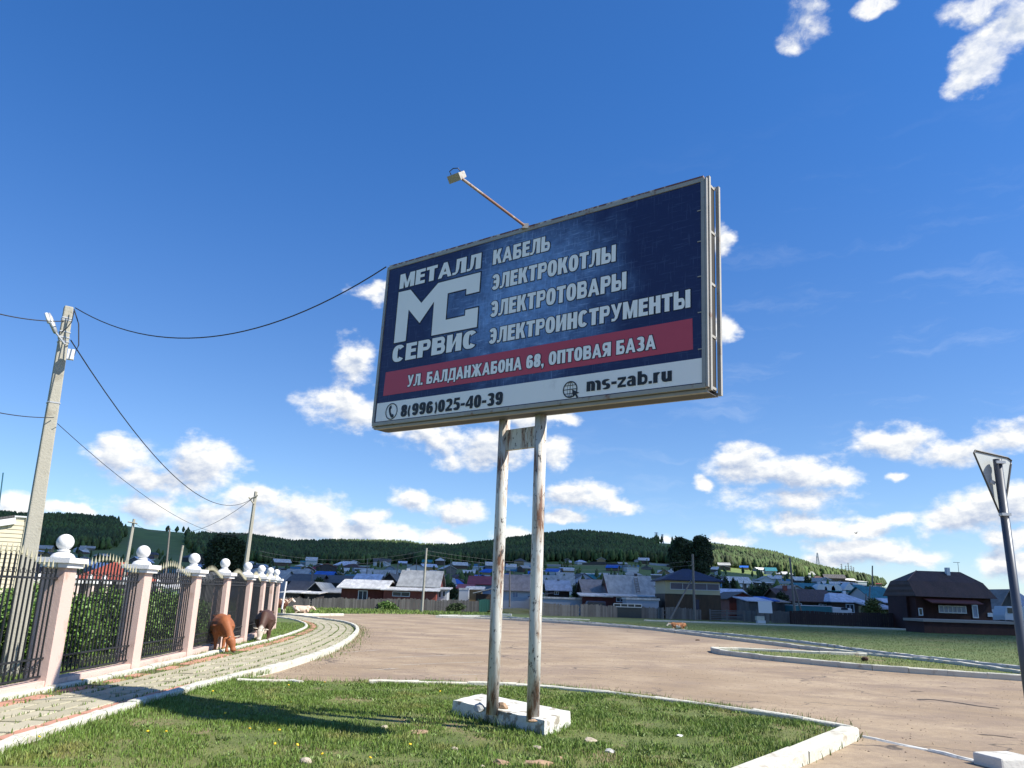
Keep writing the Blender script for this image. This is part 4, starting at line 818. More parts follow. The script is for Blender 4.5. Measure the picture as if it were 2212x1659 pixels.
# ------------------------------------------------------------------ foliage
def leaves(name, C, Rv, n, s, m, parent=None, shell=.55, seed=0):
    """n leaf quads through the ellipsoid volumes C (centres) with radii Rv"""
    rg = np.random.default_rng(seed); C = np.asarray(C, float); Rv = np.asarray(Rv, float); w_ = Rv.prod(1)**(2/3); idx = rg.choice(len(C), n, p=w_/w_.sum())
    d = rg.normal(size=(n, 3)); d /= np.linalg.norm(d, axis=1)[:, None]; rad = shell+(1-shell)*rg.uniform(0, 1, n)**.5; rad *= 1+.12*rg.normal(size=n)
    P = C[idx]+d*Rv[idx]*rad[:, None]
    a = rg.normal(size=(n, 3)); a /= np.linalg.norm(a, axis=1)[:, None]; b_ = np.cross(a, rg.normal(size=(n, 3))); b_ /= np.linalg.norm(b_, axis=1)[:, None]
    s1 = s*rg.uniform(.6, 1.4, n)[:, None]; V = np.stack([P-a*s1, P+b_*s1*.5, P+a*s1, P-b_*s1*.5], 1).reshape(-1, 3); F = np.arange(n*4).reshape(-1, 4)
    return bulk(name, V, F, m, parent)
M_leaf = mat('hedge_leaf', (.10, .18, .03), .55, .25, 2, 0, isl=.45); M_leafd = mat('dark_tree_leaf', (.032, .052, .017), .75, .3, .5, 0, isl=.5); M_bark = mat('bark', (.09, .07, .05), .9, .3, 6, .5)
M_leafy = mat('yellowish_bush_leaf', (.10, .12, .025), .7, .3, 1, 0, isl=.4); M_leafm = mat('garden_leaf', (.045, .07, .02), .75, .3, 1, 0, isl=.5)
def bush(loc, r, h, label, m=M_leaf, n=6000, s=.05, seed=1, cat='bush', group=None, trunk=.0, shell=.5, name='bush'):
    o = empty(name, loc, 0, label, cat, group); rg = random.Random(seed); C = []; Rv = []
    for k in range(9 if trunk == 0 else 16):
        a = rg.uniform(0, 6.28); q = rg.uniform(0, .62)*r; zz = trunk+(h-trunk)*rg.uniform(.28, .82); C.append((math.cos(a)*q, math.sin(a)*q, zz)); rr2 = rg.uniform(.34, .55)*r; Rv.append((rr2, rr2, min(rr2, (h-trunk)*.3)))
    C.append((0, 0, trunk+(h-trunk)*.5)); Rv.append((r*.7, r*.7, (h-trunk)*.48))
    leaves('foliage' if trunk == 0 else 'crown', C, Rv, n, s, m, o, shell, seed)
    tk = MB(); 
    for k in range(5): a = rg.uniform(0, 6.28); tk.tube([(0, 0, -.2), (math.cos(a)*r*.12, math.sin(a)*r*.12, h*.35), (math.cos(a)*r*.4, math.sin(a)*r*.4, h*.75)], [max(.02, h*.022), max(.015, h*.016), .01], 6)
    tk.build('trunk' if trunk else 'stems', M_bark, o); return o
hx = [(-10.6, 12.5, 1.25, 1.5), (-10.9, 14.8, 1.25, 1.55), (-10.3, 17.2, 1.2, 1.45), (-10.4, 19.4, 1.2, 1.5), (-10.7, 21.7, 1.2, 1.5), (-10.8, 24., 1.2, 1.45), (-11., 26.4, 1.2, 1.5), (-11.3, 29.2, 1.3, 1.4), (-13.2, 18.6, 1.5, 1.75), (-12.9, 15.2, 1.4, 1.6), (-13.2, 22.5, 1.4, 1.6)]
lb = ['leftmost leafy bush of the hedge behind the fence, at the picture edge', 'leafy hedge bush behind the first iron panel', 'leafy hedge bush right behind the nearest full pillar', 'leafy hedge bush in the middle of the second iron panel', 'leafy hedge bush behind the second full pillar', 'leafy hedge bush behind the third iron panel', 'leafy hedge bush behind the fourth iron panel above the brown cow', 'farthest leafy bush of the hedge behind the fence', 'taller bush in the back row of the hedge, middle of it', 'back row hedge bush near the concrete pole', 'back row hedge bush farthest along']
for i, (x, y, r, h) in enumerate(hx): bush((x, y, .03), r, h, lb[i], n=9000, s=.055, seed=10+i, group='hedge bushes behind the iron fence')

# ------------------------------------------------------------------ cows
def remesh(mb, vox, it=4):
    me = mb.mesh('c'); o = bpy.data.objects.new('c', me); COL.objects.link(o); md = o.modifiers.new('r', 'REMESH'); md.mode = 'VOXEL'; md.voxel_size = vox
    sm = o.modifiers.new('s', 'SMOOTH'); sm.iterations = it; sm.factor = .6; bpy.context.view_layer.update()
    r = bpy.data.meshes.new_from_object(o.evaluated_get(bpy.context.evaluated_depsgraph_get())); bpy.data.objects.remove(o); r.shade_smooth(); return r
def hide_mat(name, c1, patch=None, thr=(.5, .53), scale=1.6, head=None, belly=None):
    m, t, b = newmat(name); v = coord(t); n_ = t.noise(v, 7, 6, .6); c = t.mix(n_, tuple(x*.8 for x in c1), tuple(min(1, x*1.2) for x in c1)); sp = t.n('ShaderNodeSeparateXYZ'); t.l(v, sp.inputs[0])
    if patch: c = t.mix(t.sstep(t.noise(v, scale, 2, .5), *thr), c, patch)
    if head: c = t.mix(t.sstep(sp.outputs['X'], head[0], head[0]+.05), c, head[1])
    if belly: c = t.mix(t.sstep(sp.outputs['Z'], belly[0], belly[0]-.06), c, belly[1])
    t.l(c, b.inputs['Base Color']); b.inputs['Roughness'].default_value = .65; return m
def cow(loc, rz, pose, m, label, height, turn=0., group=None, fat=1.):
    o = empty('cow', loc, rz, label, 'cow', group); s = height/1.32; o.scale = (s, s*fat, s); dz_ = -.56 if pose == 'lie' else 0.
    b = MB(); st = [(-.86, .06, .10, 1.16), (-.80, .17, .20, 1.12), (-.66, .25, .30, 1.04), (-.40, .32, .37, .97), (-.05, .38, .42, .91), (.25, .35, .40, .92), (.50, .27, .38, .94), (.68, .21, .32, .97), (.82, .12, .20, 1.0)]
    n = 16; vs = []; fs = []
    for x, a, h, z in st:
        for k in range(n):
            an = 2*math.pi*k/n; cy, sz = math.cos(an), math.sin(an); vs.append((x, cy*a*(1-.18*max(0, sz)), z+dz_+sz*h))
    for i in range(len(st)-1):
        for k in range(n): fs.append((i*n+k, i*n+(k+1) % n, (i+1)*n+(k+1) % n, (i+1)*n+k))
    fs += [tuple(range(n-1, -1, -1)), tuple((len(st)-1)*n+k for k in range(n))]; b.add(vs, fs)
    def limb(pts, rd): b.tube(pts, rd, 12)
    for s_ in (-1, 1):
        b.tube([(-.62, s_*.20, 1.22+dz_), (-.55, s_*.21, 1.24+dz_), (-.48, s_*.18, 1.22+dz_)], [.04, .075, .04], 8)
        if pose != 'lie':
            f1 = .05*s_
            limb([(.52, s_*.16, .95), (.52, s_*.175, .72), (.50+f1, s_*.165, .44), (.50+f1, s_*.16, .40), (.50+f1, s_*.16, .12), (.53+f1, s_*.16, .07), (.545+f1, s_*.16, .0)], [.17, .12, .062, .066, .045, .055, .065])
            limb([(-.60, s_*.17, 1.0), (-.56, s_*.19, .78), (-.60-f1, s_*.18, .60), (-.72-f1, s_*.17, .46), (-.70-f1, s_*.17, .40), (-.66-f1, s_*.165, .12), (-.63-f1, s_*.165, .07), (-.61-f1, s_*.165, 0)], [.21, .19, .11, .07, .062, .047, .055, .065])
        else:
            limb([(.52, s_*.2, .42), (.70, s_*.27, .16), (.48, s_*.25, .07), (.30, s_*.25, .06)], [.15, .08, .06, .05]); limb([(-.55, s_*.22, .45), (-.22, s_*.38, .20), (-.50, s_*.42, .09), (-.68, s_*.40, .06)], [.22, .12, .07, .05])
    if pose == 'graze':
        ty = turn; hb = Vector((1.10, .55*ty, .50)); mz = Vector((1.20, .85*ty, .10)); limb([(.55, 0, 1.05), (.75, .1*ty, .93), (.98, .35*ty, .70), hb], [(.19, .30), (.17, .25), (.12, .18), .13])
    else:
        lz = .16 if pose == 'lie' else 0.; hb = Vector((1.08, .1*turn, 1.34+dz_-lz)); mz = Vector((1.40, .45*turn, 1.10+dz_-lz)); limb([(.55, 0, 1.05+dz_), (.75, 0, 1.12+dz_), (.92, .04*turn, 1.24+dz_-lz), hb], [(.19, .30), (.17, .25), (.12, .17), .13])
    hd = (mz-hb).normalized(); side = hd.cross(Vector((0, 0, 1))).normalized(); upv = side.cross(hd)
    limb([hb-hd*.07, hb+hd*.05, hb+(mz-hb)*.45, hb+(mz-hb)*.75, mz, mz+hd*.04], [.09, .135, (.105, .12), .08, .088, .06])
    for s_ in (-1, 1):
        e0 = hb+side*s_*.11-hd*.02; b.tube([e0, e0+side*s_*.09-hd*.01+upv*.0, e0+side*s_*.18+upv*(-.02)], [.02, .05, .015], 8)
        b.tube([hb+hd*.09+side*s_*.095, hb+hd*.12+side*s_*.10], [.03, .03], 6)
    me = remesh(b, .024 if height > .8 else .03); me.materials.clear(); body = link('body', me, m, o)
    for s_ in (-1, 1):
        h0 = hb+side*s_*.08+upv*.06-hd*.05; MB().tube([h0, h0+side*s_*.09+upv*.05, h0+side*s_*.13+upv*.13], [.02, .016, .004], 8).build('horn', mat('horn', (.6, .55, .45), .5), o, True)
        ey = hb+hd*.13+side*s_*.105+upv*.03; MB().lathe(sphere_prof(.016, 6), 8, tuple(ey)).build('eye', mat('eye_black', (.01, .01, .01), .2), o, True)
    MB().lathe(sphere_prof(.045, 6), 10, tuple(mz+hd*.035-Vector((0, 0, .045)))).build('muzzle', mat('muzzle_'+m.name, (.12, .07, .06), .5), o, True)
    tl = [(-.86, 0, 1.18+dz_), (-.93, .01, 1.0+dz_), (-.92, .02, .7+dz_*.6), (-.90, .02, .45+dz_*.6)]; 
    if pose == 'lie': tl = [(-.86, 0, .66), (-.95, .03, .45), (-.98, .08, .2), (-.9, .14, .08)]
    MB().tube(tl, [.028, .02, .016, .035], 8).build('tail', m, o, True)
    return o
cp = G(462, 1409, .05); tocam = math.atan2(-cp.y, -cp.x)
cow(cp+Vector((-.05, .55, 0)), tocam+.10, 'graze', hide_mat('chestnut_hide', (.27, .085, .026)), 'chestnut brown cow grazing head down by the fence', 1.0, .34, 'cows', 1.28)
cp = G(552, 1386, .05); cow(cp+Vector((.05, .7, 0)), math.atan2(-cp.y, -cp.x)-.06, 'graze', hide_mat('dark_brown_hide', (.055, .022, .013), head=(1.13, (.55, .50, .42))), 'dark brown cow with a white face grazing by the fence', 1.02, -.12, 'cows', 1.25)
cow(G(601, 1325.5), .12, 'stand', hide_mat('pied_hide', (.10, .035, .016), (.62, .50, .38), (.54, .57), 2.2, head=(1.2, (.7, .64, .56)), belly=(.45, (.6, .52, .42))), 'brown and cream cow standing side on beyond the white striped post', 1.05, .1, 'cows')
cow(G(650, 1325), .2, 'lie', hide_mat('pale_hide', (.62, .47, .36), (.5, .3, .18), (.60, .66), 1.5), 'pale cream cow lying behind the far kerb', 1.0, .0, 'cows')
cow(G(1466, 1359.5), math.pi-.15, 'lie', hide_mat('orange_pied_hide', (.46, .19, .07), (.72, .62, .50), (.52, .55), 1.9), 'orange and white calf lying on the dark meadow', .74, .5, 'cows')

# ------------------------------------------------------------------ the passing cloud that shades the village (above and right of the camera, outside the picture)
ALT = 2000.; sh = Vector((SV.x, SV.y, 0))*(ALT/SV.z)
cl = MB(); gx = np.linspace(-1500, 900, 70); gy = np.linspace(40, 2300, 70)
M_cloud = mat('cloud_white', (.8, .8, .8), 1., .02, .01)
_t = NT(M_cloud.node_tree); _b = [n for n in M_cloud.node_tree.nodes if n.type == 'BSDF_PRINCIPLED'][0]; _o = [n for n in M_cloud.node_tree.nodes if n.type == 'OUTPUT_MATERIAL'][0]
_tr = _t.n('ShaderNodeBsdfTransparent'); _mx = _t.n('ShaderNodeMixShader'); _mx.inputs[0].default_value = .24; _t.l(_b.outputs[0], _mx.inputs[1]); _t.l(_tr.outputs[0], _mx.inputs[2]); _t.l(_mx.outputs[0], _o.inputs[0])
def shaded(x, y):
    e = 14*mnoise.noise(Vector((x*.012, y*.012, 3)))
    near_ = y > max(43, 100-2.6*max(x, -2))+e*.25
    azd = math.degrees(math.atan2(x, y)); rr_ = math.hypot(x, y)+60*mnoise.noise(Vector((x*.006, y*.006, 9)))
    sunny = (rr_ > 640 and azd > 11.0+1.6*mnoise.noise(Vector((x*.01, y*.01, 1)))) or (rr_ > 1085 and -14 < azd < -5.5)
    return near_ and not sunny
gx = np.concatenate([np.arange(-1000, -160, 30), np.arange(-160, 160, 6), np.arange(160, 1000, 20)]); gy = np.concatenate([np.arange(30, 130, 4), np.arange(130, 600, 25), np.arange(600, 1300, 20)])
cellid = {}; ok = {}
for i in range(len(gx)-1):
    for j in range(len(gy)-1):
        xm, ym = (gx[i]+gx[i+1])/2, (gy[j]+gy[j+1])/2; hz = terr1(xm, ym) if ym > 150 else 0; k_ = hz/SV.z
        ok[i, j] = shaded(xm, ym)
vid = {}
def cv(i, j, top):
    if (i, j, top) not in vid:
        x, y = gx[i], gy[j]; n_ = mnoise.noise(Vector((x*.01, y*.01, 0))); vid[i, j, top] = len(cl.v); cl.v.append((x+sh.x, y+sh.y, ALT+(8+min(55, max(0, (y-120)*.25))*(1+.8*n_) if top else 4*n_)))
    return vid[i, j, top]
for (i, j), o_ in ok.items():
    if not o_: continue
    cl.f.append((cv(i, j, 0), cv(i, j+1, 0), cv(i+1, j+1, 0), cv(i+1, j, 0))); cl.f.append((cv(i, j, 1), cv(i+1, j, 1), cv(i+1, j+1, 1), cv(i, j+1, 1)))
    for (di, dj, a_, b_) in ((-1, 0, (i, j), (i, j+1)), (1, 0, (i+1, j+1), (i+1, j)), (0, -1, (i+1, j), (i, j)), (0, 1, (i, j+1), (i+1, j+1))):
        if not ok.get((i+di, j+dj), False): cl.f.append((cv(*a_, 0), cv(*a_, 1), cv(*b_, 1), cv(*b_, 0)))
tag(cl.build('cloud', M_cloud, norm=False), 'broad low cloud drifting beside the sun over the village', kind='structure')

# ------------------------------------------------------------------ wooded hills
M_wood = mat('hill_tree_crown', (.045, .074, .022), .85, .35, .02, 0, c2=(.07, .105, .026), c2amt=(.4, .6), c2scale=.01, isl=.45, wpos=True)
def forest(name, P, h, m, label, sides=5):
    n = len(P); rg = RNG; hh = h*rg.uniform(.65, 1.25, n); wd = hh*rg.uniform(.17, .30, n); prof = [(.0, .05), (.75, .22), (1., .42), (.62, .74), (.0, 1.)]
    ang = np.arange(sides)*2*np.pi/sides; rot_ = rg.uniform(0, 6.28, n); V = []
    for q, (r_, z_) in enumerate(prof):
        if r_ == 0: V.append(np.stack([P[:, 0], P[:, 1], P[:, 2]+hh*z_], 1)[:, None, :]); continue
        a = ang[None]+rot_[:, None]+q*.6; rr_ = (wd*r_)[:, None]*rg.uniform(.7, 1.3, (n, sides)); V.append(np.stack([P[:, :1]+np.cos(a)*rr_, P[:, 1:2]+np.sin(a)*rr_, P[:, 2:3]+(hh*z_)[:, None]+hh[:, None]*rg.uniform(-.05, .05, (n, sides))], 2))
    V = np.concatenate(V, 1); nv = V.shape[1]; F = []; s_ = sides; b0 = 0; b1 = 1; b2 = 1+s_; b3 = 1+2*s_; tp = 1+3*s_
    for k in range(s_):
        k2 = (k+1) % s_; F += [(b0, b1+k2, b1+k)]
        for u_, w_ in ((b1, b2), (b2, b3)): F += [(u_+k, u_+k2, w_+k2), (u_+k, w_+k2, w_+k)]
        F += [(b3+k, b3+k2, tp)]
    F = np.array(F)[None]+np.arange(n)[:, None, None]*nv
    return tag(bulk(name, V.reshape(-1, 3), F.reshape(-1, 3), m), label, 'forest', kind='stuff')
N = 72000; az_ = RNG.uniform(-.66, .62, N); r_ = np.sqrt(RNG.uniform(640**2, 1165**2, N)); X = r_*np.sin(az_); Y = r_*np.cos(az_)
ef_ = np.interp(az_, fA, fE); Zt = terr(X, Y); el_ = np.arctan2(Zt-HC, r_)
# project to picture plane to use the clearings seen in the photograph
d = np.stack([X, Y, Zt-HC], 1); zc = d@FW; PX_ = PW/2+FPX*(d@RT)/zc; PY_ = PH/2-FPX*(d@UP)/zc
PX_ = PX_+RNG.normal(0, 5, N); PY_ = PY_+RNG.normal(0, 4, N)
bareL = inpoly(PX_, PY_, [(232, 1115), (300, 1125), (400, 1146), (452, 1154), (430, 1172), (400, 1166), (440, 1222), (245, 1230), (226, 1190), (262, 1160)]); bareR = inpoly(PX_, PY_, [(1402, 1160), (1465, 1165), (1462, 1222), (1440, 1206), (1408, 1190), (1400, 1184), (1420, 1178)])
dens = .62+.4*np.sin(X*.03)*np.sin(Y*.025+1)
keep = (el_ > ef_-.0006*np.sin(az_*60)) & ~bareL & ~bareR & (RNG.uniform(0, 1, N) < dens+.25) & (r_ < 1160)
keep &= ~((PX_ > 1500) & (RNG.uniform(0, 1, N) < .12))
P = np.stack([X, Y, Zt], 1)[keep]; print('forest', len(P))
forest('forest', P, 10., M_wood, 'dense dark forest covering the hills')
sp = []
for i in range(5000):
    x = random.uniform(-60, 2300); y = random.uniform(1195, 1290)
    p = hit(x, y) if random.random() < .18 else None
    if p: sp.append(p)
sp = [p for p in sp if math.hypot(p.x, p.y) > 260]
forest('scrub', np.array([tuple(p) for p in sp]), 5.5, M_wood, 'scattered garden trees among the far houses')

# ------------------------------------------------------------------ houses
RF = dict(grey=roofmat('roof_slate_grey', (.38, .385, .37)), pale=roofmat('roof_pale_grey', (.58, .58, .57)), bluegrey=roofmat('roof_blue_grey', (.38, .42, .50)), dark=roofmat('roof_dark_grey', (.09, .085, .085)), brown=roofmat('roof_brown', (.085, .045, .035)), red=roofmat('roof_red', (.28, .035, .045)),
          blue=roofmat('roof_bright_blue', (.015, .12, .50)), teal=roofmat('roof_teal', (.02, .17, .21)), navy=roofmat('roof_navy', (.010, .016, .055)), orange=roofmat('roof_orange_red', (.40, .085, .045)), taupe=roofmat('roof_taupe', (.29, .245, .22)), lblue=roofmat('roof_light_blue', (.52, .58, .70)), choc=roofmat('roof_chocolate', (.060, .030, .024)))
def plank(name, c, ax='x'): return roofmat(name, c, 9 if ax == 'x' else 7, ax, st=.7)
WL = dict(grey=plank('wall_grey_boards', (.13, .125, .12)), dark=plank('wall_dark_boards', (.055, .05, .05)), white=mat('wall_white', (.52, .54, .56), .85, .1, .6), maroon=plank('wall_maroon', (.17, .045, .035), 'z'), redbr=plank('wall_red_brown', (.26, .065, .045)), brown=plank('wall_brown_logs', (.085, .055, .04), 'z'), darkred=plank('wall_dark_logs', (.065, .022, .018), 'z'),
          cream=mat('wall_cream_siding', (.50, .43, .27), .8, .08, .6), blue=mat('wall_blue', (.07, .22, .42), .8), tan=mat('wall_tan', (.30, .22, .12), .85, .15), steel=mat('wall_grey_blue', (.30, .34, .40), .7, .1), teal=mat('wall_teal', (.03, .15, .13), .7))
M_glass = mat('window_glass', (.03, .04, .055), .12, .2, 2); M_trim = mat('window_white_trim', (.62, .64, .66), .6, .05); M_glassb = mat('window_curtained', (.22, .26, .36), .3, .3, 4)
def roof_mesh(kind, Wd, Dp, ze, zr, ov=.35, th=.10, hip=.3, off=.0):
    q = MB(); x0, x1, y0, y1 = -Wd/2-ov, Wd/2+ov, -ov, Dp+ov
    if kind == 'side':   # ridge parallel to the front
        yr = Dp/2; sl = (zr-ze)/yr; zf = ze-ov*sl
        prof = [(y0, zf), (yr, zr), (y1, zf), (y1, zf+th), (yr, zr+th*1.15), (y0, zf+th)]
        vs = [(x0, y, z) for y, z in prof]+[(x1, y, z) for y, z in prof]; n = 6; q.add(vs, [tuple(range(n)), tuple(range(2*n-1, n-1, -1))]+[(i, i+n, (i+1) % n+n, (i+1) % n) for i in range(n)])
    elif kind == 'gable':
        sl = (zr-ze)/(Wd/2); zf = ze-ov*sl; q.prism([(x0, zf), (off, zr), (x1, zf), (x1, zf+th), (off, zr+th*1.15), (x0, zf+th)], y0, y1)
    elif kind == 'hip':
        r = min(Wd, Dp)*hip+.0; a = Wd*.5*(1-hip*1.2); yr = Dp/2; r_ = max(.01, a)
        q.add([(x0, y0, ze), (x1, y0, ze), (x1, y1, ze), (x0, y1, ze), (x0, y0, ze-th), (x1, y0, ze-th), (x1, y1, ze-th), (x0, y1, ze-th), (-Wd/2+hip*Wd, yr, zr), (Wd/2-hip*Wd, yr, zr)], [(0, 1, 9, 8), (2, 3, 8, 9), (3, 0, 8), (1, 2, 9), (4, 5, 1, 0), (5, 6, 2, 1), (6, 7, 3, 2), (7, 4, 0, 3), (7, 6, 5, 4)])
    elif kind == 'shed':
        q.add([(x0, y0, ze), (x1, y0, ze), (x1, y1, zr), (x0, y1, zr), (x0, y0, ze+th), (x1, y0, ze+th), (x1, y1, zr+th), (x0, y1, zr+th)], [(0, 1, 2, 3), (4, 5, 6, 7), (0, 1, 5, 4), (1, 2, 6, 5), (2, 3, 7, 6), (3, 0, 4, 7)])
    elif kind == 'shedx':
        q.add([(x0, y0, ze), (x1, y0, zr), (x1, y1, zr), (x0, y1, ze), (x0, y0, ze+th), (x1, y0, zr+th), (x1, y1, zr+th), (x0, y1, ze+th)], [(0, 1, 2, 3), (4, 5, 6, 7), (0, 1, 5, 4), (1, 2, 6, 5), (2, 3, 7, 6), (3, 0, 4, 7)])
    return q
def wall_mesh(kind, Wd, Dp, ze, zr):
    q = MB(); q.box(-Wd/2, Wd/2, 0, Dp, -3., ze-.002)
    if kind == 'gable': q.prism([(-Wd/2+.01, ze-.003), (Wd/2-.01, ze-.003), (0, zr-.02)], .01, Dp-.01)
    if kind == 'side':
        vs = [(-Wd/2+.01, .01, ze-.003), (-Wd/2+.01, Dp-.01, ze-.003), (-Wd/2+.01, Dp/2, zr-.02), (Wd/2-.01, .01, ze-.003), (Wd/2-.01, Dp-.01, ze-.003), (Wd/2-.01, Dp/2, zr-.02)]; q.add(vs, [(0, 1, 2), (5, 4, 3), (0, 3, 4, 1), (1, 4, 5, 2), (2, 5, 3, 0)])
    if kind == 'shed': q.box(-Wd/2+.01, Wd/2-.01, Dp*.5, Dp-.02, ze-.01, (ze+zr)/2)
    return q
def window(parent, x0, x1, z0, z1, frame=.06, y=0., n=2, glass=None, trim=None):
    o = MB().box(x0, x1, y-.03, y+.02, z0, z1).build('window', glass or M_glass, parent); f = MB(); e = frame
    f.box(x0-e, x1+e, y-.06, y-.031, z1, z1+e).box(x0-e, x1+e, y-.06, y-.031, z0-e, z0).box(x0-e, x0, y-.059, y-.032, z0, z1).box(x1, x1+e, y-.059, y-.032, z0, z1)
    for k in range(1, n): c_ = x0+(x1-x0)*k/n; f.box(c_-e*.4, c_+e*.4, y-.058, y-.033, z0, z1)
    f.build('frame', trim or M_trim, o); return o
def house(x0, x1, ye, yr, Yd, kind, roof, wall, label, depth=None, name='house', wins=(), chim=None, yaw=0., ov=.35, hip=.3, cat='house', group=None, frames=None):
    a = at(x0, ye, Yd); b_ = at(x1, ye, Yd); Wd = (b_-a).length; c_ = (a+b_)/2; Dp = depth or Wd*.75; gz = terr1(c_.x, c_.y) if math.hypot(c_.x, c_.y) > R0 else -.03
    ry = Yd+(Dp/2 if kind in ('side', 'hip') else Dp if kind == 'shed' else 0); zr = at((x0+x1)/2, yr, ry).z-gz; ze = max(.3, c_.z-gz); zr = max(zr, ze+.2)
    o = empty(name, (c_.x, c_.y, gz), yaw, label, cat, group)
    if kind == 'flat': MB().box(-Wd/2-ov, Wd/2+ov, -ov, Dp+ov, ze, ze+max(.12, zr-ze)).build('roof', roof, o)
    else: roof_mesh(kind, Wd, Dp, ze, zr, ov, hip=hip).build('roof', roof, o)
    wall_mesh(kind, Wd, Dp, ze, zr).build('wall', wall, o)
    for wv in wins:
        wx0, wx1, wy0, wy1 = wv[:4]; p = at(wx0, wy0, Yd); q = at(wx1, wy1, Yd); n = wv[4] if len(wv) > 4 else 2
        window(o, p.x-c_.x, q.x-c_.x, q.z-gz, p.z-gz, n=n, glass=wv[5] if len(wv) > 5 else None)
    if not wins and kind in ('side', 'gable', 'hip') and Wd > 4 and ze > 1.9 and cat == 'house' and 'two storey' not in label:
        nW = max(1, int(Wd/3.2))
        for k_ in range(nW): xc_ = -Wd/2+Wd*(k_+.5)/nW+random.uniform(-.2, .2); window(o, xc_-.45, xc_+.45, ze-1.25, ze-.35, frame=.08, n=2)
        if kind == 'gable' and zr-ze > 1.2: window(o, -.3, .3, ze+.25, ze+.75, frame=.06, n=1, y=-.0)
    if chim is None and kind in ('side', 'hip') and Wd > 5 and cat == 'house' and 'two storey' not in label and random.random() < .7: cxx = random.uniform(-.3, .3)*Wd*(.4 if kind == 'hip' else 1); MB().box(cxx-.25, cxx+.25, Dp*.5-.9, Dp*.5-.4, ze, zr+.5).build('chimney', random.choice((WL['grey'], WL['redbr'], WL['white'])), o)
    if chim:
        cx, cy0, cy1 = chim[:3]; yy = ry; p = at(cx, cy0, yy); q = at(cx, cy1, yy); MB().box(p.x-c_.x-.17, p.x-c_.x+.17, Dp/2-.2, Dp/2+.15, q.z-gz-.6, p.z-gz).build('chimney', WL['grey'] if len(chim) < 4 else chim[3], o)
    return o
# front row, left to right
house(608, 654, 1249, 1230, 150, 'side', RF['grey'], WL['blue'], 'long low building with grey roof and turquoise gable at the far end of the fence', 10)
house(622, 686, 1256, 1241, 128, 'side', RF['dark'], WL['dark'], 'dark roofed house left of the bright blue roof', 9)
house(619, 659, 1276, 1256, 108, 'side', RF['dark'], WL['grey'], 'weathered grey shed with sloping roof just right of the white striped post', 7)
house(660, 700, 1280, 1259, 104, 'gable', RF['grey'], WL['dark'], 'dark gabled barn with pale roof edge left of the maroon garage', 9)
house(676, 710, 1248, 1235, 146, 'side', RF['blue'], WL['blue'], 'small house with a bright blue roof', 8)
house(700, 751, 1259, 1244, 132, 'side', RF['dark'], WL['grey'], 'grey roofed house behind the maroon garage, left end', 9)
house(741, 770, 1250, 1242, 150, 'side', RF['teal'], WL['steel'], 'low teal roof between the bright blue roof and the maroon garage', 8)
house(764, 815, 1256, 1241, 125, 'side', RF['lblue'], WL['white'], 'pale blue roofed house with a small dark dormer', 8)
house(700, 737, 1281, 1272, 100, 'shed', RF['grey'], WL['grey'], 'grey lean-to shed touching the maroon garage', 6)
house(612, 646, 1281, 1277, 94, 'shed', RF['pale'], WL['dark'], 'low dark shed with pale roof beside the striped post', 4, name='shed', cat='shed')
house(658, 684, 1283, 1279, 95, 'shed', RF['pale'], WL['dark'], 'low dark shed with pale roof below the gabled barn', 4, name='shed', cat='shed')
house(738, 828, 1270, 1254, 92, 'side', RF['pale'], WL['maroon'], 'long maroon garage with flat looking pale grey roof', 8, ov=.5)
house(818, 862, 1262, 1239, 112, 'gable', RF['dark'], WL['dark'], 'dark gabled house behind the maroon garage and the big red house', 9)
house(862, 946, 1266, 1234, 95, 'side', RF['grey'], WL['redbr'], 'big red brown house with a tall grey slate roof', 8.5, chim=(882, 1228, 1244, M_trim), ov=.3)
house(829, 942, 1276.5, 1270.5, 91, 'shed', RF['pale'], WL['redbr'], 'red brown porch with white framed window before the tall slate roof', 3.6, name='porch', cat='house', wins=((849, 884, 1279, 1288, 2),), ov=.35)
house(944, 966, 1274, 1270, 93, 'shed', RF['pale'], WL['white'], 'white porch at the right end of the big red brown house', 4, name='porch', wins=((948, 952, 1277, 1290, 1), (957, 961, 1277, 1288, 1)))
house(1014, 1066, 1262, 1246, 118, 'side', RF['red'], WL['steel'], 'house with a deep red metal roof left of the posts', 9)
house(990, 1018, 1272, 1263, 110, 'shed', RF['red'], WL['tan'], 'low annex with faded red roof below the deep red one', 5)
house(1010, 1040, 1274, 1268, 100, 'shed', RF['pale'], WL['tan'], 'small tan walled shed with a pale roof', 5, name='shed', cat='shed')
house(1028, 1062, 1283, 1270, 93, 'shedx', RF['grey'], WL['brown'], 'brown log shed with a roof sloping down towards the left post', 6, name='shed', cat='shed')
house(992, 1012, 1274, 1273, 97, 'flat', RF['pale'], WL['white'], 'white box shaped hut left of the posts', 3, name='hut', cat='hut', ov=.05)
house(1080, 1148, 1275, 1243, 104, 'side', RF['taupe'], WL['white'], 'white house with a wide faded roof between the two billboard posts', 10, wins=((1108, 1118, 1279.5, 1290, 2, M_glassb),))
house(1150, 1190, 1291, 1281, 98, 'shedx', RF['dark'], WL['grey'], 'dark sloping shed right behind the right post', 5, name='shed', cat='shed')
house(1184, 1230, 1275, 1255, 104, 'side', RF['bluegrey'], WL['brown'], 'small brown house with a smooth blue grey roof', 8, wins=((1198, 1206, 1278, 1284),), chim=(1206, 1252, 1262, WL['dark']))
house(1168, 1262, 1294, 1292, 91, 'flat', RF['pale'], WL['steel'], 'long row of pale grey metal garages behind the grey fence', 5, name='garage', cat='garage', ov=.1)
house(1263, 1316, 1280, 1254, 97, 'side', RF['taupe'], WL['brown'], 'brown house with a worn taupe roof beside the tall grey one', 9, chim=(1276, 1276, 1286, WL['dark']))
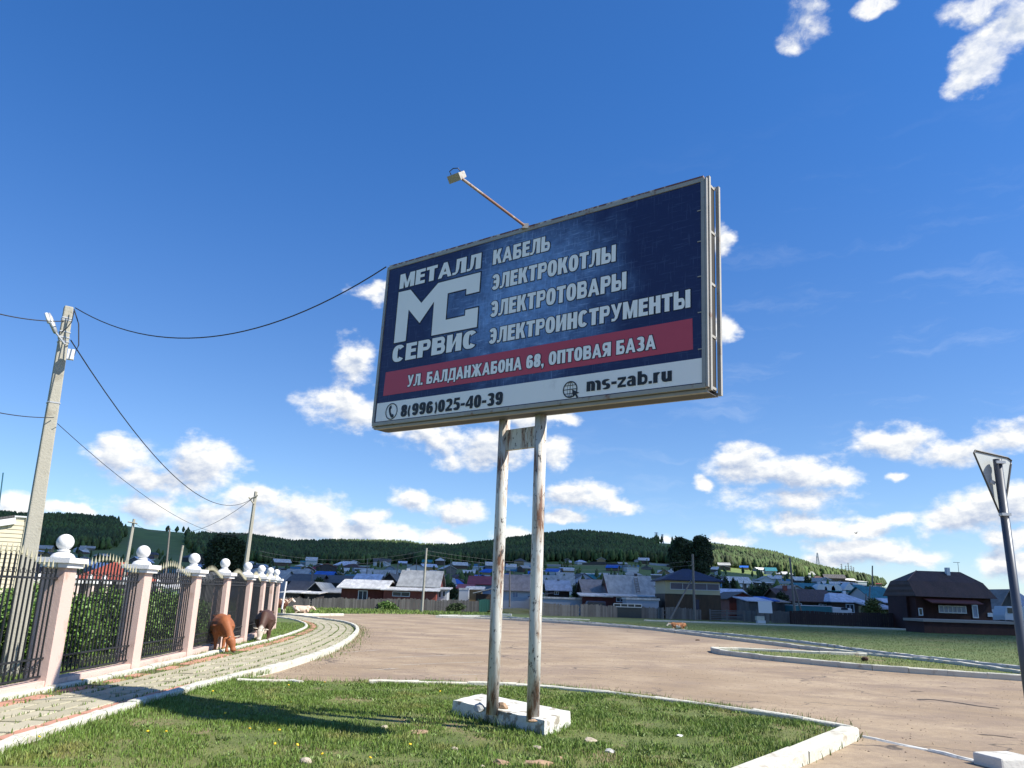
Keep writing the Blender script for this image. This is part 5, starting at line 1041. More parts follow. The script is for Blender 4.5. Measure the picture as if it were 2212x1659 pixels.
house(1320, 1413, 1284, 1245, 93, 'side', RF['grey'], WL['redbr'], 'tall roofed slate house with a ladder on its roof', 8.5, chim=(1373, 1239, 1248, WL['dark']))
house(1259, 1317, 1289, 1283, 90, 'shed', RF['pale'], WL['maroon'], 'low maroon wing with a pale tin roof', 3.4, name='porch')
house(1317, 1417, 1290, 1285, 90, 'shed', RF['pale'], WL['maroon'], 'low maroon front wing with white framed window under the tall roof', 3.2, name='porch', wins=((1332, 1347, 1291.5, 1299.5, 2),))
house(1354, 1423, 1296, 1294, 84, 'flat', RF['pale'], WL['steel'], 'low whitish shelter with a pale flat roof in the yard', 3, name='shelter', cat='shelter', ov=.1)
# two storey house with navy hip roof
o = house(1437, 1554, 1253.5, 1229.5, 84, 'hip', RF['navy'], WL['cream'], 'two storey cream and brown building with a navy hipped roof', 6.6, hip=.44, ov=.45, yaw=-.03)
cl_ = o.location; p = at(1437, 1282, 84); wdt_ = (at(1554, 1253, 84)-at(1437, 1253, 84)).length
MB().box(-wdt_/2-.04, wdt_/2+.04, -.05, 6.65, -3, p.z-cl_.z).build('lower_cladding', plank('wall_dark_brown_lower', (.075, .05, .03)), o)
zz0, zz1 = at(1450, 1272, 84).z-cl_.z, at(1450, 1259, 84).z-cl_.z
window(o, -wdt_/2+.55, wdt_/2-.1, zz0, zz1, frame=.05, n=4, glass=mat('violet_glass', (.10, .085, .12), .35, .2, 2))
MB().box(.2, .62, -.10, -.05, -.1, at(1505, 1295, 84).z-cl_.z).build('door', mat('navy_door', (.02, .022, .05), .5), o)
# right part
house(1567, 1617, 1290, 1274, 108, 'side', RF['lblue'], WL['steel'], 'house with a pale blue white roof right of the navy roofed building', 8)
house(1575, 1632, 1293, 1280, 98, 'gable', RF['dark'], WL['redbr'], 'low reddish brown gabled house with a small blue framed window', 8, wins=((1596, 1603, 1296, 1302, 2, M_glassb),))
house(1618, 1662, 1300, 1292, 92, 'shed', RF['lblue'], WL['grey'], 'grey shed with pale blue sloping roof', 5, name='shed', cat='shed')
house(1652, 1676, 1299, 1291, 94, 'shed', RF['blue'], WL['grey'], 'small shed with a bright blue roof strip', 5, name='shed', cat='shed')
house(1676, 1700, 1302, 1294, 95, 'shed', RF['taupe'], WL['grey'], 'tumbledown grey shed near the leaning pole', 5, name='shed', cat='shed')
house(1700, 1740, 1276, 1265, 122, 'gable', RF['taupe'], WL['white'], 'white gabled house behind the leaning pole', 8)
house(1694, 1808, 1299, 1275, 106, 'side', RF['brown'], WL['brown'], 'long brown roofed house right of the leaning pole', 9)
sc2 = house(1736, 1886, 1277, 1263, 168, 'side', RF['teal'], WL['steel'], 'very long teal roofed building with round dormers', 12)
zc_ = sc2.location
for xx in (1760, 1777, 1791):
    p = at(xx, 1274, 172); q = MB(); q.v = []; q.tube([(p.x-zc_.x, 0, p.z-zc_.z), (p.x-zc_.x, 3, p.z-zc_.z)], 1.1, 14, up=(0, 0, 1)); q.build('dormer', M_trim, sc2)
p = at(1826, 1275, 170); MB().prism([(p.x-zc_.x-1.3, p.z-zc_.z), (p.x-zc_.x+1.3, p.z-zc_.z), (p.x-zc_.x, p.z-zc_.z+1.5)], -.2, 3).build('dormer', M_trim, sc2)
house(1798, 1872, 1300, 1282, 104, 'hip', RF['lblue'], WL['brown'], 'low house with a pale lilac blue hipped roof', 8, hip=.28, chim=(1823, 1276, 1286, M_trim))
house(1884, 1936, 1293, 1270, 118, 'side', RF['teal'], WL['white'], 'white gabled house with a bright teal blue roof by the dark brown house', 9)
house(1914, 1938, 1302, 1295, 96, 'side', RF['lblue'], WL['brown'], 'tiny hut with pale roof left of the dark brown house', 4, name='hut', cat='hut')
house(1900, 1936, 1317, 1304, 84, 'shed', RF['bluegrey'], WL['tan'], 'small tan shed with slate blue sloping roof by the dark brown house', 5, name='shed', cat='shed')
# big dark brown log house
hy = 74.; o = empty('house', (0, 0, 0), 0, 'large dark brown log house with a half-hipped chocolate roof', 'house'); a = at(1976, 1286, hy); b_ = at(2140, 1289, hy); c_ = (a+b_)/2; o.location = (c_.x, c_.y, -.03); o.rotation_euler = (0, 0, .02)
Wd = (b_-a).length; Dp = 5.2; ze = c_.z; zr = at(2028, 1233.5, hy+Dp/2).z; zm = lerp(ze, zr, .56); x0, x1 = -Wd/2-.1, Wd/2+.35; y0, y1 = -.5, Dp+.5; ym0, ym1 = lerp(y0, Dp/2, .46), lerp(y1, Dp/2, .46)
hx0 = at(1980, 1233, hy+Dp/2).x-c_.x; hx1 = at(2076, 1235, hy+Dp/2).x-c_.x; mx0, mx1 = x0-1.25, x1+.0; ml = lerp(x0-1.3, hx0, .25)
vs = [(x0-.1, y0, ze-.1), (x1, y0, ze-.1), (x1, y1, ze-.1), (x0-.1, y1, ze-.1), (x0+.05, ym0, zm), (x1-.30, ym0, zm), (x1-.30, ym1, zm), (x0+.05, ym1, zm), (hx0, Dp/2, zr), (hx1, Dp/2, zr)]
fs = [(0, 1, 5, 4), (4, 5, 9, 8), (2, 3, 7, 6), (6, 7, 8, 9), (7, 4, 8), (5, 6, 9), (3, 0, 4, 7), (1, 2, 6, 5), (3, 2, 1, 0)]
MB().add(vs, fs).build('roof', RF['choc'], o); MB().box(-Wd/2, Wd/2, 0, Dp, -1, ze-.11).build('wall', WL['darkred'], o)
MB().tube([(x0, ym0, zm), (hx0, Dp/2, zr)], .05, 5).build('ridge_strip', mat('ridge_brown', (.16, .075, .06), .6), o)
lw = empty('house_wing', (0, 0, 0)); lw.parent = o; bpy.data.objects.remove(lw)
MB().box(-Wd/2-.25, -Wd/2-.01, 1.2, Dp-.6, -1, ze-.12).build('side_wing', WL['darkred'], o)
def onh(x, y): p = at(x, y, hy); return p.x-c_.x, p.z+.03
(q0, q1), (q2, q3) = onh(2028, 1309.5), onh(2086, 1323.5); window(o, q0, q2, q3, q1, n=6, frame=.09, glass=M_glassb)
(q0, q1), (q2, q3) = onh(2101, 1309), onh(2112, 1333); window(o, q0, q2, q3, q1, n=1, frame=.10, glass=M_glassb)
(q0, q1), (q2, q3) = onh(1984, 1315), onh(1991, 1328); window(o, q0, q2, q3, q1, n=1, frame=.08)
(q0, q1), (q2, q3) = onh(1992, 1293), onh(2104, 1306); vs = [(q0, -.01, q1), (q2, -.01, q1), (q2, -1.5, q3), (q0, -1.5, q3), (q0, -.01, q1+.08), (q2, -.01, q1+.08), (q2, -1.5, q3+.08), (q0, -1.5, q3+.08)]
MB().add(vs, [(3, 2, 1, 0), (4, 5, 6, 7), (0, 1, 5, 4), (1, 2, 6, 5), (2, 3, 7, 6), (3, 0, 4, 7)]).build('porch_roof', mat('porch_dark_red', (.09, .02, .018), .7), o)
pz = at(2043, 1232, hy+4).z; p = at(2043, 1237, hy+Dp/2); MB().box(p.x-c_.x-.15, p.x-c_.x+.15, Dp/2-.6, Dp/2-.2, zr-.8, zr+.35).build('chimney', M_trim, o)
MB().box(q2+1.15, q2+1.6, -.05, 0, ze*.45, ze*.56).build('sign_plate', M_trim, o)
an = empty('antenna', (0, 0, 0), 0, 'thin television aerial on the ridge of the dark brown house', 'antenna'); p = at(2071, 1236, hy+Dp/2); t_ = at(2069, 1215, hy+Dp/2); an.location = p; MB().tube([(0, 0, -.1), tuple(t_-p)], .02, 5).build('mast', M_iron, an); MB().tube([tuple(t_-p+Vector((-.45, 0, 0))), tuple(t_-p+Vector((.18, 0, 0)))], .02, 5).build('boom', M_iron, an)
house(1996, 2200, 1346, 1344.5, 64, 'flat', mat('platform_top', (.30, .27, .24), .9, .1), WL['darkred'], 'long low dark platform with a pale top edge before the brown house', 3, name='platform', cat='platform', ov=.1)
house(2158, 2206, 1312, 1275, 90, 'gable', RF['taupe'], WL['grey'], 'grey gabled house partly behind the sign pole at the right edge', 8)
house(2137, 2158, 1302, 1292, 96, 'side', RF['lblue'], WL['steel'], 'small grey blue shed right of the dark brown house', 5, name='shed', cat='shed')
house(2140, 2176, 1324, 1315, 84, 'shed', RF['grey'], WL['steel'], 'grey lean-to right of the dark brown house', 5, name='shed', cat='shed')
house(2190, 2240, 1310, 1280, 100, 'side', RF['bluegrey'], WL['white'], 'house cut by the right picture edge behind the sign pole', 8)
# left: beige building, red roofed pavilion
Ms = mat('cream_siding', (.62, .55, .40), .7, .04, 1.2, 0); by = 33.
o = empty('building', (0, 0, 0), 0, 'cream sided building at the left edge behind the pole', 'building'); a = at(63, 1119, by); zt = a.z; o.location = (a.x, by, 0); o.rotation_euler = (0, 0, .56)
sd = at(36, 1119, by); k0 = sd.x-a.x; MB().box(-14, 0, .02, 8, -.2, zt-2.2).build('wall', Ms, o)
MB().add([(k0, .02, zt-2.21), (0, .02, zt-2.21), (0, .02, zt), (k0, .02, zt), (k0, 8, zt-2.21), (0, 8, zt-2.21), (0, 8, zt), (k0, 8, zt)], [(0, 1, 2, 3), (7, 6, 5, 4), (0, 4, 5, 1), (1, 5, 6, 2), (2, 6, 7, 3), (3, 7, 4, 0)]).build('parapet', Ms, o)
MB().prism([(-8, zt-2.2), (k0, zt-2.2), (k0, zt-.02), (-8, zt-1.9)], .03, 7.9).build('gable', Ms, o)
MB().prism([(-8.2, zt-2.25), (k0+.05, zt-.28), (k0+.05, zt-.02), (-8.2, zt-1.95)], -.14, -.005).build('verge_board', M_capw, o)
MB().prism([(-8.2, zt-1.9), (k0, zt+.0), (k0, zt+.08), (-8.2, zt-1.8)], .0, 8).build('roof', RF['dark'], o)
MB().box(k0, .05, -.05, 8.05, zt+.001, zt+.06).build('coping', M_trim, o)
nP = int((zt)/.165)
for k in range(nP):
    z0_ = k*.165; zq = z0_+.15; xl = -9. if zq < zt-2.2 else k0 if zq > zt-.35 else max(-8, k0-((zt-.30-zq)/(1.97)*(-k0+8))) if True else 0
    if zq >= zt-2.2: xl = max(-8, k0-(zt-.30-zq)*(8+k0)/1.93) if zq < zt-.30 else k0
    mb_ = MB(); mb_.add([(xl, -.001, z0_), (0, -.001, z0_), (0, -.022, z0_+.004), (xl, -.022, z0_+.004), (xl, -.001, zq+.01), (0, -.001, zq+.01)], [(0, 1, 2, 3), (3, 2, 5, 4), (0, 3, 4), (1, 5, 2)]); mb_.build('siding_plank', Ms, o)
MB().box(-.10, .03, -.05, .01, 0, zt).build('corner_trim', Ms, o)
ant = empty('antenna', tuple(at(-2, 1120, 36)), 0, 'thin leaning mast above the cream building', 'antenna'); MB().tube([(0, 0, -1), tuple(at(7, 1021, 36)-at(-2, 1120, 36))], .03, 5).build('mast', mat('teal_pole', (.03, .12, .16), .6), ant)
house(163, 262, 1252, 1213, 62, 'hip', RF['orange'], WL['dark'], 'pavilion with an orange red roof seen above the second iron panel', 6, name='pavilion', cat='pavilion', hip=.36, ov=.3)
house(322, 372, 1259, 1240, 80, 'side', RF['dark'], WL['white'], 'low dark roofed house seen above the third iron panel', 8)
house(330, 366, 1272, 1264, 52, 'shed', RF['pale'], WL['white'], 'pale shed behind the third iron panel', 4, name='shed', cat='shed')
house(408, 446, 1256, 1240, 95, 'side', RF['grey'], WL['grey'], 'grey roof seen above the fourth iron panel', 8)
house(487, 608, 1249, 1231, 140, 'side', RF['grey'], WL['steel'], 'long grey roofed hall behind the far fence pillars', 10)
# ------------------------------------------------------------------ plank fences
M_pl = mat('weathered_fence_board', (.135, .13, .125), .9, .3, 1.2, .3, 20, isl=.25); M_pld = mat('dark_brown_fence_board', (.032, .017, .017), .8, .2, 1.2, .2, 20, isl=.15); M_plg = mat('dark_grey_fence_board', (.085, .083, .08), .9, .3, 1.2, .3, 20, isl=.3); M_grn = mat('green_sheet_metal', (.015, .075, .06), .5, .1, 1)
def plank_fence(p0, p1, label, m, bw=.16, top_j=.06, cat='fence', name='plank_fence'):
    """p0/p1 = (x, y top, y bottom) in the measuring grid"""
    a = G(p0[0], p0[2]); b_ = G(p1[0], p1[2]); za = at(p0[0], p0[1], a.y).z; zb = at(p1[0], p1[1], b_.y).z; o = empty(name, a, math.atan2((b_-a).y, (b_-a).x), label, cat); L = (b_-a).length; q = MB(); n = int(L/bw)
    for k in range(n):
        f = (k+.5)/n; z = lerp(za, zb, f)+random.uniform(-top_j, top_j)+.05*math.sin(k*.21); x = L*f; j = random.uniform(-.012, .012); lean_ = random.uniform(-.012, .012)
        if random.random() < .015: continue
        w2 = bw*.5-.006; q.add([(x-w2, j, -.1), (x+w2, j, -.1), (x+w2+lean_, j, z), (x-w2+lean_, j, z), (x-w2, j+.02, -.1), (x+w2, j+.02, -.1), (x+w2+lean_, j+.02, z), (x-w2+lean_, j+.02, z)], [(0, 1, 2, 3), (7, 6, 5, 4), (3, 2, 6, 7), (0, 3, 7, 4), (1, 5, 6, 2)])
    tag(q.build('board', m, o, norm=False), kind='stuff')
    for zz in (.4, min(za, zb)-.3): MB().box(0, L, .04, .09, zz, zz+.08).build('rail', m, o)
    for k in range(int(L/3)+1): x = min(L-.05, k*3); MB().box(x-.06, x+.06, .095, .2, -.2, lerp(za, zb, x/L)+random.uniform(-.1, .15)).build('post', m, o)
    return o
plank_fence((596, 1291, 1312), (860, 1294, 1318.5), 'dark weathered plank fence left of the tall utility pole', M_plg)
plank_fence((861, 1294, 1318.5), (1034, 1297.5, 1322.5), 'dark weathered plank fence before the big red brown house', M_plg)
plank_fence((1034.5, 1296, 1322), (1058, 1294, 1321), 'green sheet metal gate left of the billboard posts', M_grn, .2, 0, 'gate', 'gate')
plank_fence((1087, 1292, 1306), (1143, 1292, 1307), 'set back plank fence seen between the billboard posts', M_plg)
plank_fence((1150, 1303, 1330.5), (1335, 1308.5, 1335), 'pale grey plank fence right of the billboard posts', M_pl)
plank_fence((1336, 1309, 1335), (1534, 1316, 1340.5), 'pale grey plank fence before the navy roofed building', M_pl)
plank_fence((1608, 1320, 1344), (1634, 1321, 1345), 'short grey fence panel left of the white box', M_pl)
plank_fence((1636, 1319, 1345.5), (1708, 1321, 1348), 'grey fence panel behind the white box', M_pl)
plank_fence((1709, 1319.5, 1349), (1905, 1325, 1356), 'long dark brown board fence left of the brown house', M_pld, .2, .01)
plank_fence((1906, 1325, 1356), (2000, 1327, 1359), 'dark brown board fence right before the brown house', M_pld, .2, .01)
plank_fence((2001, 1336, 1358), (2240, 1342, 1366), 'low dark board fence at the foot of the brown house', M_pld, .2, .01)
plank_fence((1555, 1299, 1322), (1620, 1300, 1324), 'dark yard fence between the navy roofed building and the sheds', M_plg)
o = empty('rail_fence', G(1535, 1341), 0, 'fence of loose horizontal rails right of the navy roofed building', 'fence'); a = G(1535, 1342); b_ = G(1608, 1344.5); 
for k in range(6):
    z_ = .12+k*.17; q = MB().box(-.02, (b_-a).length, random.uniform(-.05, 0), .04, z_, z_+.09); r_ = q.build('rail', M_pl, o); r_.rotation_euler = (0, random.uniform(-.03, .03), math.atan2((b_-a).y, (b_-a).x))
for f in (0, .5, 1): p = a.lerp(b_, f)-o.location; MB().box(p.x-.06, p.x+.06, p.y+.06, p.y+.16, -.1, 1.15).build('post', M_pl, o)
# mound and things in the gap
mp = G(1128, 1325); bm = bmesh.new(); bmesh.ops.create_icosphere(bm, subdivisions=4, radius=1)
for v_ in bm.verts: v_.co *= 1+.25*mnoise.noise(v_.co*1.5); v_.co.x *= 4.2; v_.co.y *= 4; v_.co.z *= .55
me = bpy.data.meshes.new('m'); bm.to_mesh(me); bm.free(); o = link('earth_mound', me, M_joint, None, True, (mp.x+.4, mp.y+4, -.1)); tag(o, 'low mound of bare earth between the billboard posts', 'mound')
p = G(1091, 1331); o = MB().box(-.6, .6, -.2, .2, 0, .22).build('concrete_beam', M_kerb2); o.location = p; o.rotation_euler = (0, 0, -.1); tag(o, 'short pale concrete beam lying between the posts', 'beam')
for (x, y, r_, h_, lb_, mt, sd_) in ((836, 1318, 1.2, .9, 'weedy bush at the foot of the fence left of the tall pole', M_leaf, 41), (752, 1315, 1.5, .9, 'wide low weeds against the grey fence, left part', M_leafm, 42), (800, 1316, 1.4, .8, 'dark low weeds against the grey fence below the maroon garage', M_leafm, 43), (985, 1322, 1.2, .8, 'low bush at the fence below the white porch', M_leafm, 44)):
    bush(G(x, y), r_, h_, lb_, mt, 1500, .10, sd_)
# trees and bushes among the houses
def tree_at(x, ybot, ytop, Yd, wpx, label, m=M_leafd, n=6000, s=.3, seed=5, name='tree', cat='tree', trunk=.25, shell=.35):
    b0 = at(x, ybot, Yd); t0 = at(x, ytop, Yd); gz = terr1(b0.x, b0.y) if math.hypot(b0.x, b0.y) > R0 else -.03; h = t0.z-gz; r_ = wpx/2/FPX*Yd*1.0
    return bush((b0.x, b0.y, gz), r_/.92, h, label, m, n, s, seed, cat, None, h*trunk, shell, name)
bt = empty('tree', at(1491, 1245, 125), 0, 'huge dark double crowned tree behind the navy roof', 'tree'); bt.location.z = -.03; C = []; Rv = []
for (x, y, w_, h_) in ((1470, 1183, 17, 20), (1515, 1180, 18, 21), (1462, 1205, 17, 22), (1490, 1205, 24, 26), (1520, 1205, 19, 24), (1475, 1225, 22, 16), (1508, 1226, 23, 15), (1468, 1172, 9, 11), (1508, 1168, 10, 10), (1528, 1190, 9, 10), (1452, 1192, 8, 10), (1492, 1190, 12, 14)):
    p = at(x, y, 125+random.uniform(-2, 2)); C.append((p.x-bt.location.x, p.y-125, p.z+.03)); Rv.append((w_/FPX*125, w_/FPX*110, h_/FPX*125))
leaves('crown', C, Rv, 26000, .20, M_leafd, bt, .3, 77); MB().tube([(0, 0, -.5), (.1, 0, 3), (0, 0, 6)], [.5, .35, .2], 8).tube([(0, 0, 2.5), (-1.5, 0, 6)], [.3, .12], 6).tube([(0, 0, 2.5), (1.6, 0, 6.2)], [.3, .12], 6).build('trunk', M_bark, bt)
bt = empty('tree', at(487, 1235, 120), 0, 'broad dark tree rising behind the fifth pillar', 'tree'); bt.location.z = -.03; C = []; Rv = []
for (x, y, w_, h_) in ((487, 1172, 26, 18), (470, 1185, 22, 22), (510, 1185, 20, 22), (487, 1205, 42, 30), (462, 1215, 20, 24), (515, 1215, 20, 24), (478, 1164, 14, 10), (500, 1166, 12, 9)):
    p = at(x, y, 120+random.uniform(-2, 2)); C.append((p.x-bt.location.x, p.y-120, p.z+.03)); Rv.append((w_/FPX*120, w_/FPX*100, h_/FPX*120))
leaves('crown', C, Rv, 20000, .20, M_leafd, bt, .3, 78); MB().tube([(0, 0, -.5), (.1, 0, 2), (0, 0, 6)], [.5, .35, .2], 8).build('trunk', M_bark, bt)
tree_at(1886, 1314, 1292, 84, 56, 'yellowish green bush left of the dark brown house', M_leafy, 4000, .12, 31, 'bush', 'bush', 0., .4)
tree_at(1640, 1290, 1262, 118, 62, 'dark round tree behind the blue roofed sheds', M_leafd, 3500, .2, 32)
tree_at(1690, 1300, 1278, 105, 30, 'small dark tree left of the leaning pole', M_leafd, 2500, .16, 33)
tree_at(1550, 1262, 1238, 150, 16, 'slim dark tree right of the navy roof', M_leafd, 1500, .18, 34)
tree_at(1568, 1266, 1242, 150, 14, 'slim dark spruce second right of the navy roof', M_leafd, 1500, .18, 35)
tree_at(1585, 1266, 1246, 150, 14, 'slim dark spruce third right of the navy roof', M_leafd, 1500, .18, 36)
tree_at(1248, 1284, 1258, 112, 34, 'green garden tree between the blue grey and taupe roofs', M_leafm, 3000, .16, 37)
tree_at(1424, 1300, 1270, 96, 22, 'garden tree between the tall slate roof and the navy roofed building', M_leafm, 2500, .14, 38)
tree_at(840, 1262, 1240, 130, 30, 'dark garden tree behind the maroon garage', M_leafd, 2500, .16, 39)
tree_at(688, 1268, 1248, 118, 30, 'dark garden tree below the bright blue roof', M_leafm, 2500, .16, 40)
tree_at(730, 1262, 1236, 150, 24, 'dark tree right of the bright blue roof', M_leafd, 2500, .18, 45)
tree_at(973, 1285, 1258, 118, 34, 'dark garden tree between the white porch and the red roof', M_leafm, 2500, .16, 46)
tree_at(1752, 1280, 1264, 140, 26, 'dark bush before the round dormers', M_leafd, 1500, .18, 47)
tree_at(1848, 1284, 1270, 130, 30, 'dark bushes before the right end of the teal roofed building', M_leafm, 1500, .18, 48)
tree_at(1745, 1262, 1240, 260, 18, 'dark tree below the end of the sunlit hill', M_leafd, 1500, .3, 49)
# ------------------------------------------------------------------ far village: many small houses
FL = [('pale grey', RF['pale'], 16), ('grey', RF['grey'], 14), ('dark', RF['dark'], 6), ('light blue', RF['lblue'], 10), ('blue', RF['blue'], 5), ('brown', RF['brown'], 4), ('teal', RF['teal'], 3), ('red', RF['red'], 2)]
ww_ = [w_ for *_, w_ in FL]; WF = [WL['grey'], WL['brown'], WL['white'], WL['steel'], WL['dark'], WL['tan']]
_q = MB()
for x_ in (-2.5, 0, 2.5): _q.box(x_-.5, x_+.5, -.05, -.02, 1.1, 2.1)
VW = _q.mesh('windows'); VW.materials.append(M_trim)
RMC = {}; placed = []; tries = 0; cnt = 0
while cnt < 250 and tries < 9000:
    tries += 1; x = random.uniform(75, 2010) if random.random() < .9 else random.uniform(2130, 2210); lo_ = np.interp(x, [p[0] for p in FOR], [p[1] for p in FOR]); hi = 1262 if x < 440 else 1285; y = lo_+(hi-lo_)*random.random()**1.3
    if 240 < x < 440 and y < 1203: continue
    if (235 < x < 440 and random.random() < .5) or (1540 < x < 1760 and random.random() < .45): continue
    p = hit(x, y, 175)
    if p is None: continue
    sz = random.uniform(6, 11); rr_ = math.hypot(p.x, p.y)
    if any((p-q).length < (sz+s2)*.62 for q, s2 in placed): continue
    placed.append((p, sz)); ci = random.choices(range(len(FL)), ww_)[0]; nm, rm, _ = FL[ci]; wi = random.randrange(len(WF)); kd = random.choice(('side', 'side', 'gable', 'hip', 'shed'))
    key = (ci, wi, kd)
    if key not in RMC:
        H2, Z2 = 2.5, 4.3 if kd != 'shed' else 3.2; r1 = roof_mesh(kd, 8, 6.5, H2, Z2, .4, .15, .3).mesh('roof'); r1.materials.append(rm); w1 = wall_mesh(kd, 8, 6.5, H2, Z2).mesh('wall'); w1.materials.append(WF[wi]); RMC[key] = (r1, w1)
    reg = 'on the left below the grassy slope' if x < 450 else 'between the fence and the left post' if x < 1060 else 'between the posts and the navy roof' if x < 1440 else 'on the right below the sunlit wood'
    o = empty('village_house', (p.x, p.y, p.z-.3), random.gauss(0, .25)+random.choice((0, 0, 1.57)), 'small %s roofed house of the far village %s' % (nm, reg), 'house', 'far village houses with %s roofs %s' % (nm, reg)); s = sz/8*random.uniform(.85, 1.15); o.scale = (s*random.uniform(.8, 1.5), s, s*random.uniform(.8, 1.15))
    link('roof', RMC[key][0], None, o); link('wall', RMC[key][1], None, o); cnt += 1
    if rr_ < 520: link('windows', VW, None, o)
print('village', cnt, tries)
# yard fences of the far village
for k in range(60):
    x = random.uniform(600, 1980); lo_ = np.interp(x, [p[0] for p in FOR], [p[1] for p in FOR]); p = hit(x, random.uniform(lo_+4, 1284), 175)
    if p is None: continue
    L = random.uniform(10, 34); m_ = random.choice((WL['grey'], WL['blue'], WL['dark'], WL['steel'], WL['blue'])); nmf = {WL['grey']: 'grey', WL['blue']: 'blue', WL['dark']: 'dark', WL['steel']: 'pale grey'}[m_]
    q = MB(); n = 8
    for j in range(n):
        xa, xb = p.x-L/2+L*j/n, p.x-L/2+L*(j+1)/n; za, zb = terr1(xa, p.y), terr1(xb, p.y); q.add([(xa, p.y, za-.5), (xb, p.y, zb-.5), (xb, p.y, zb+1.6), (xa, p.y, za+1.6), (xa, p.y+.1, za-.5), (xb, p.y+.1, zb-.5), (xb, p.y+.1, zb+1.6), (xa, p.y+.1, za+1.6)], [(0, 1, 2, 3), (7, 6, 5, 4), (3, 2, 6, 7)])
    tag(q.build('yard_fence', m_), 'long %s yard fence among the far village houses' % nmf, 'fence', '%s yard fences of the far village' % nmf)
# ------------------------------------------------------------------ poles, wires, masts
M_conc = mat('pole_concrete', (.36, .345, .29), .9, .12, 2.5, .5, 25, c2=(.27, .25, .2), c2amt=(.55, .7), c2scale=3); M_wood_p = mat('grey_wood_pole', (.20, .18, .16), .9, .3, 4, .4, 30); M_galv = mat('galvanised', (.42, .44, .46), .45, .1, 5, 0, metal=.4)
M_wire = mat('black_wire', (.02, .02, .024), .6, .1)
cpb = G(20, 1464); ctop = at(148.5, 663, cpb.y+.0)
o = empty('concrete_pole', cpb, 0, 'tall tapered concrete pole with lamp and junction box behind the fence', 'pole'); ax = ctop-cpb
q = MB(); vs = []
for f, w_, d_ in ((-.02, .165, .15), (1., .088, .08)):
    c_ = ax*f; 
    for (sx_, sy_) in ((-1, -1), (1, -1), (1, 1), (-1, 1)): v_ = Matrix.Rotation(R(38), 3, 'Z') @ Vector((sx_*w_, sy_*d_, 0)); vs.append(tuple(c_+v_))
q.add(vs, [(3, 2, 1, 0), (4, 5, 6, 7), (0, 1, 5, 4), (1, 2, 6, 5), (2, 3, 7, 6), (3, 0, 4, 7)]); pl_ = q.build('pole_shaft', M_conc, o); bevel(pl_, .025, 2)
def pp(x, y): return at(x, y, cpb.y-.15)-cpb
for y_ in (692, 697, 725, 738, 748, 890):
    f = (y_-663)/(1464-663); c_ = ax*(1-f); w_ = lerp(.088, .165, f)+.010
    q = MB(); vs = []
    for dz2 in (-.012, .012):
        for (sx_, sy_) in ((-1, -1), (1, -1), (1, 1), (-1, 1)): v_ = Matrix.Rotation(R(38), 3, 'Z') @ Vector((sx_*w_, sy_*w_*.9, dz2)); vs.append(tuple(c_+v_))
    q.add(vs, [(3, 2, 1, 0), (4, 5, 6, 7), (0, 1, 5, 4), (1, 2, 6, 5), (2, 3, 7, 6), (3, 0, 4, 7)]).build('band', M_galv, o)
p_ = pp(153, 766); mj = Matrix.Translation(p_) @ Matrix.Rotation(.5, 4, 'Z'); MB().box(-.065, .065, -.055, .055, -.11, .11, mj).build('junction_box', M_capw, o)
lp = pp(113, 700); lq = pp(129, 742); l2 = pp(105, 677); q = MB().tube([lp.lerp(l2, 1.), lp.lerp(l2, .6), lp, lp.lerp(lq, .45)], [.03, .05, (.08, .055), (.05, .04)], 10); lh = q.build('lamp_head', M_galv, o, True); MB().tube([lp.lerp(lq, .4), lq+Vector((.12, 0, -.02))], .022, 6).build('lamp_bracket', M_galv, o)
MB().tube([lp.lerp(l2, .9)+Vector((-.03, -.06, 0)), lp+Vector((-.03, -.08, 0))], .035, 8).build('lamp_glass', mat('lamp_white', (.7, .72, .72), .3), lh, True)
qd = MB(); xx = pp(135, 885); 
MB().tube([pp(160, 668), pp(170, 700), pp(170, 745), pp(160, 768), pp(146, 767)], .012, 6).build('cable_loop', M_wire, o)
MB().tube([pp(160, 672), pp(155, 695), pp(145, 708), pp(132, 718)], .01, 6).build('cable_loop', M_wire, o)
def utility(xb, yb, xt, yt, label, m=M_wood_p, r0=.14, r1=.09, Yd=None, arms=(), n=8, brace=None):
    b0 = G(xb, yb) if Yd is None else at(xb, yb, Yd); t0 = at(xt, yt, b0.y); o = empty('utility_pole', b0, 0, label, 'pole'); MB().tube([(0, 0, -.3), tuple(t0-b0)], [r0, r1], n).build('pole_shaft', m, o)
    for (ax0, ay0, ax1, ay1) in arms: MB().tube([tuple(at(ax0, ay0, b0.y-.1)-b0), tuple(at(ax1, ay1, b0.y-.1)-b0)], .05, 5).build('crossarm', m, o)
    if brace: bb = G(*brace[:2]); tt = at(*brace[2:], b0.y+.15); MB().tube([tuple(bb-b0), tuple(tt-b0)], [.11, .08], 8).build('brace', m, o)
    return o
utility(515, 1336, 553, 1062, 'pale concrete utility pole rising behind the sixth pillar', M_conc, .17, .10, arms=((538, 1074, 549, 1089), (541, 1078, 557, 1070)), n=6)
utility(258, 1300, 290, 1121, 'leaning pale pole with a crossarm behind the second pillar', M_conc, .16, .10, Yd=60, arms=((276, 1127, 297, 1131),), n=6)
utility(355, 1270, 367, 1140, 'thin dark pole on the grassy slope left of the broad tree', M_wood_p, .12, .09, Yd=90)
utility(380, 1262, 395, 1178, 'short pale pole just left of the broad dark tree', M_conc, .13, .10, Yd=70)
utility(911, 1323, 921.5, 1184, 'tall pale wooden pole before the big red brown house', M_conc, .13, .09)
utility(1501, 1340.5, 1496, 1197, 'wooden pole with a slanting brace before the navy roofed building', M_wood_p, .15, .11, brace=(1447, 1339, 1493, 1254), arms=((1491, 1222, 1500, 1218),))
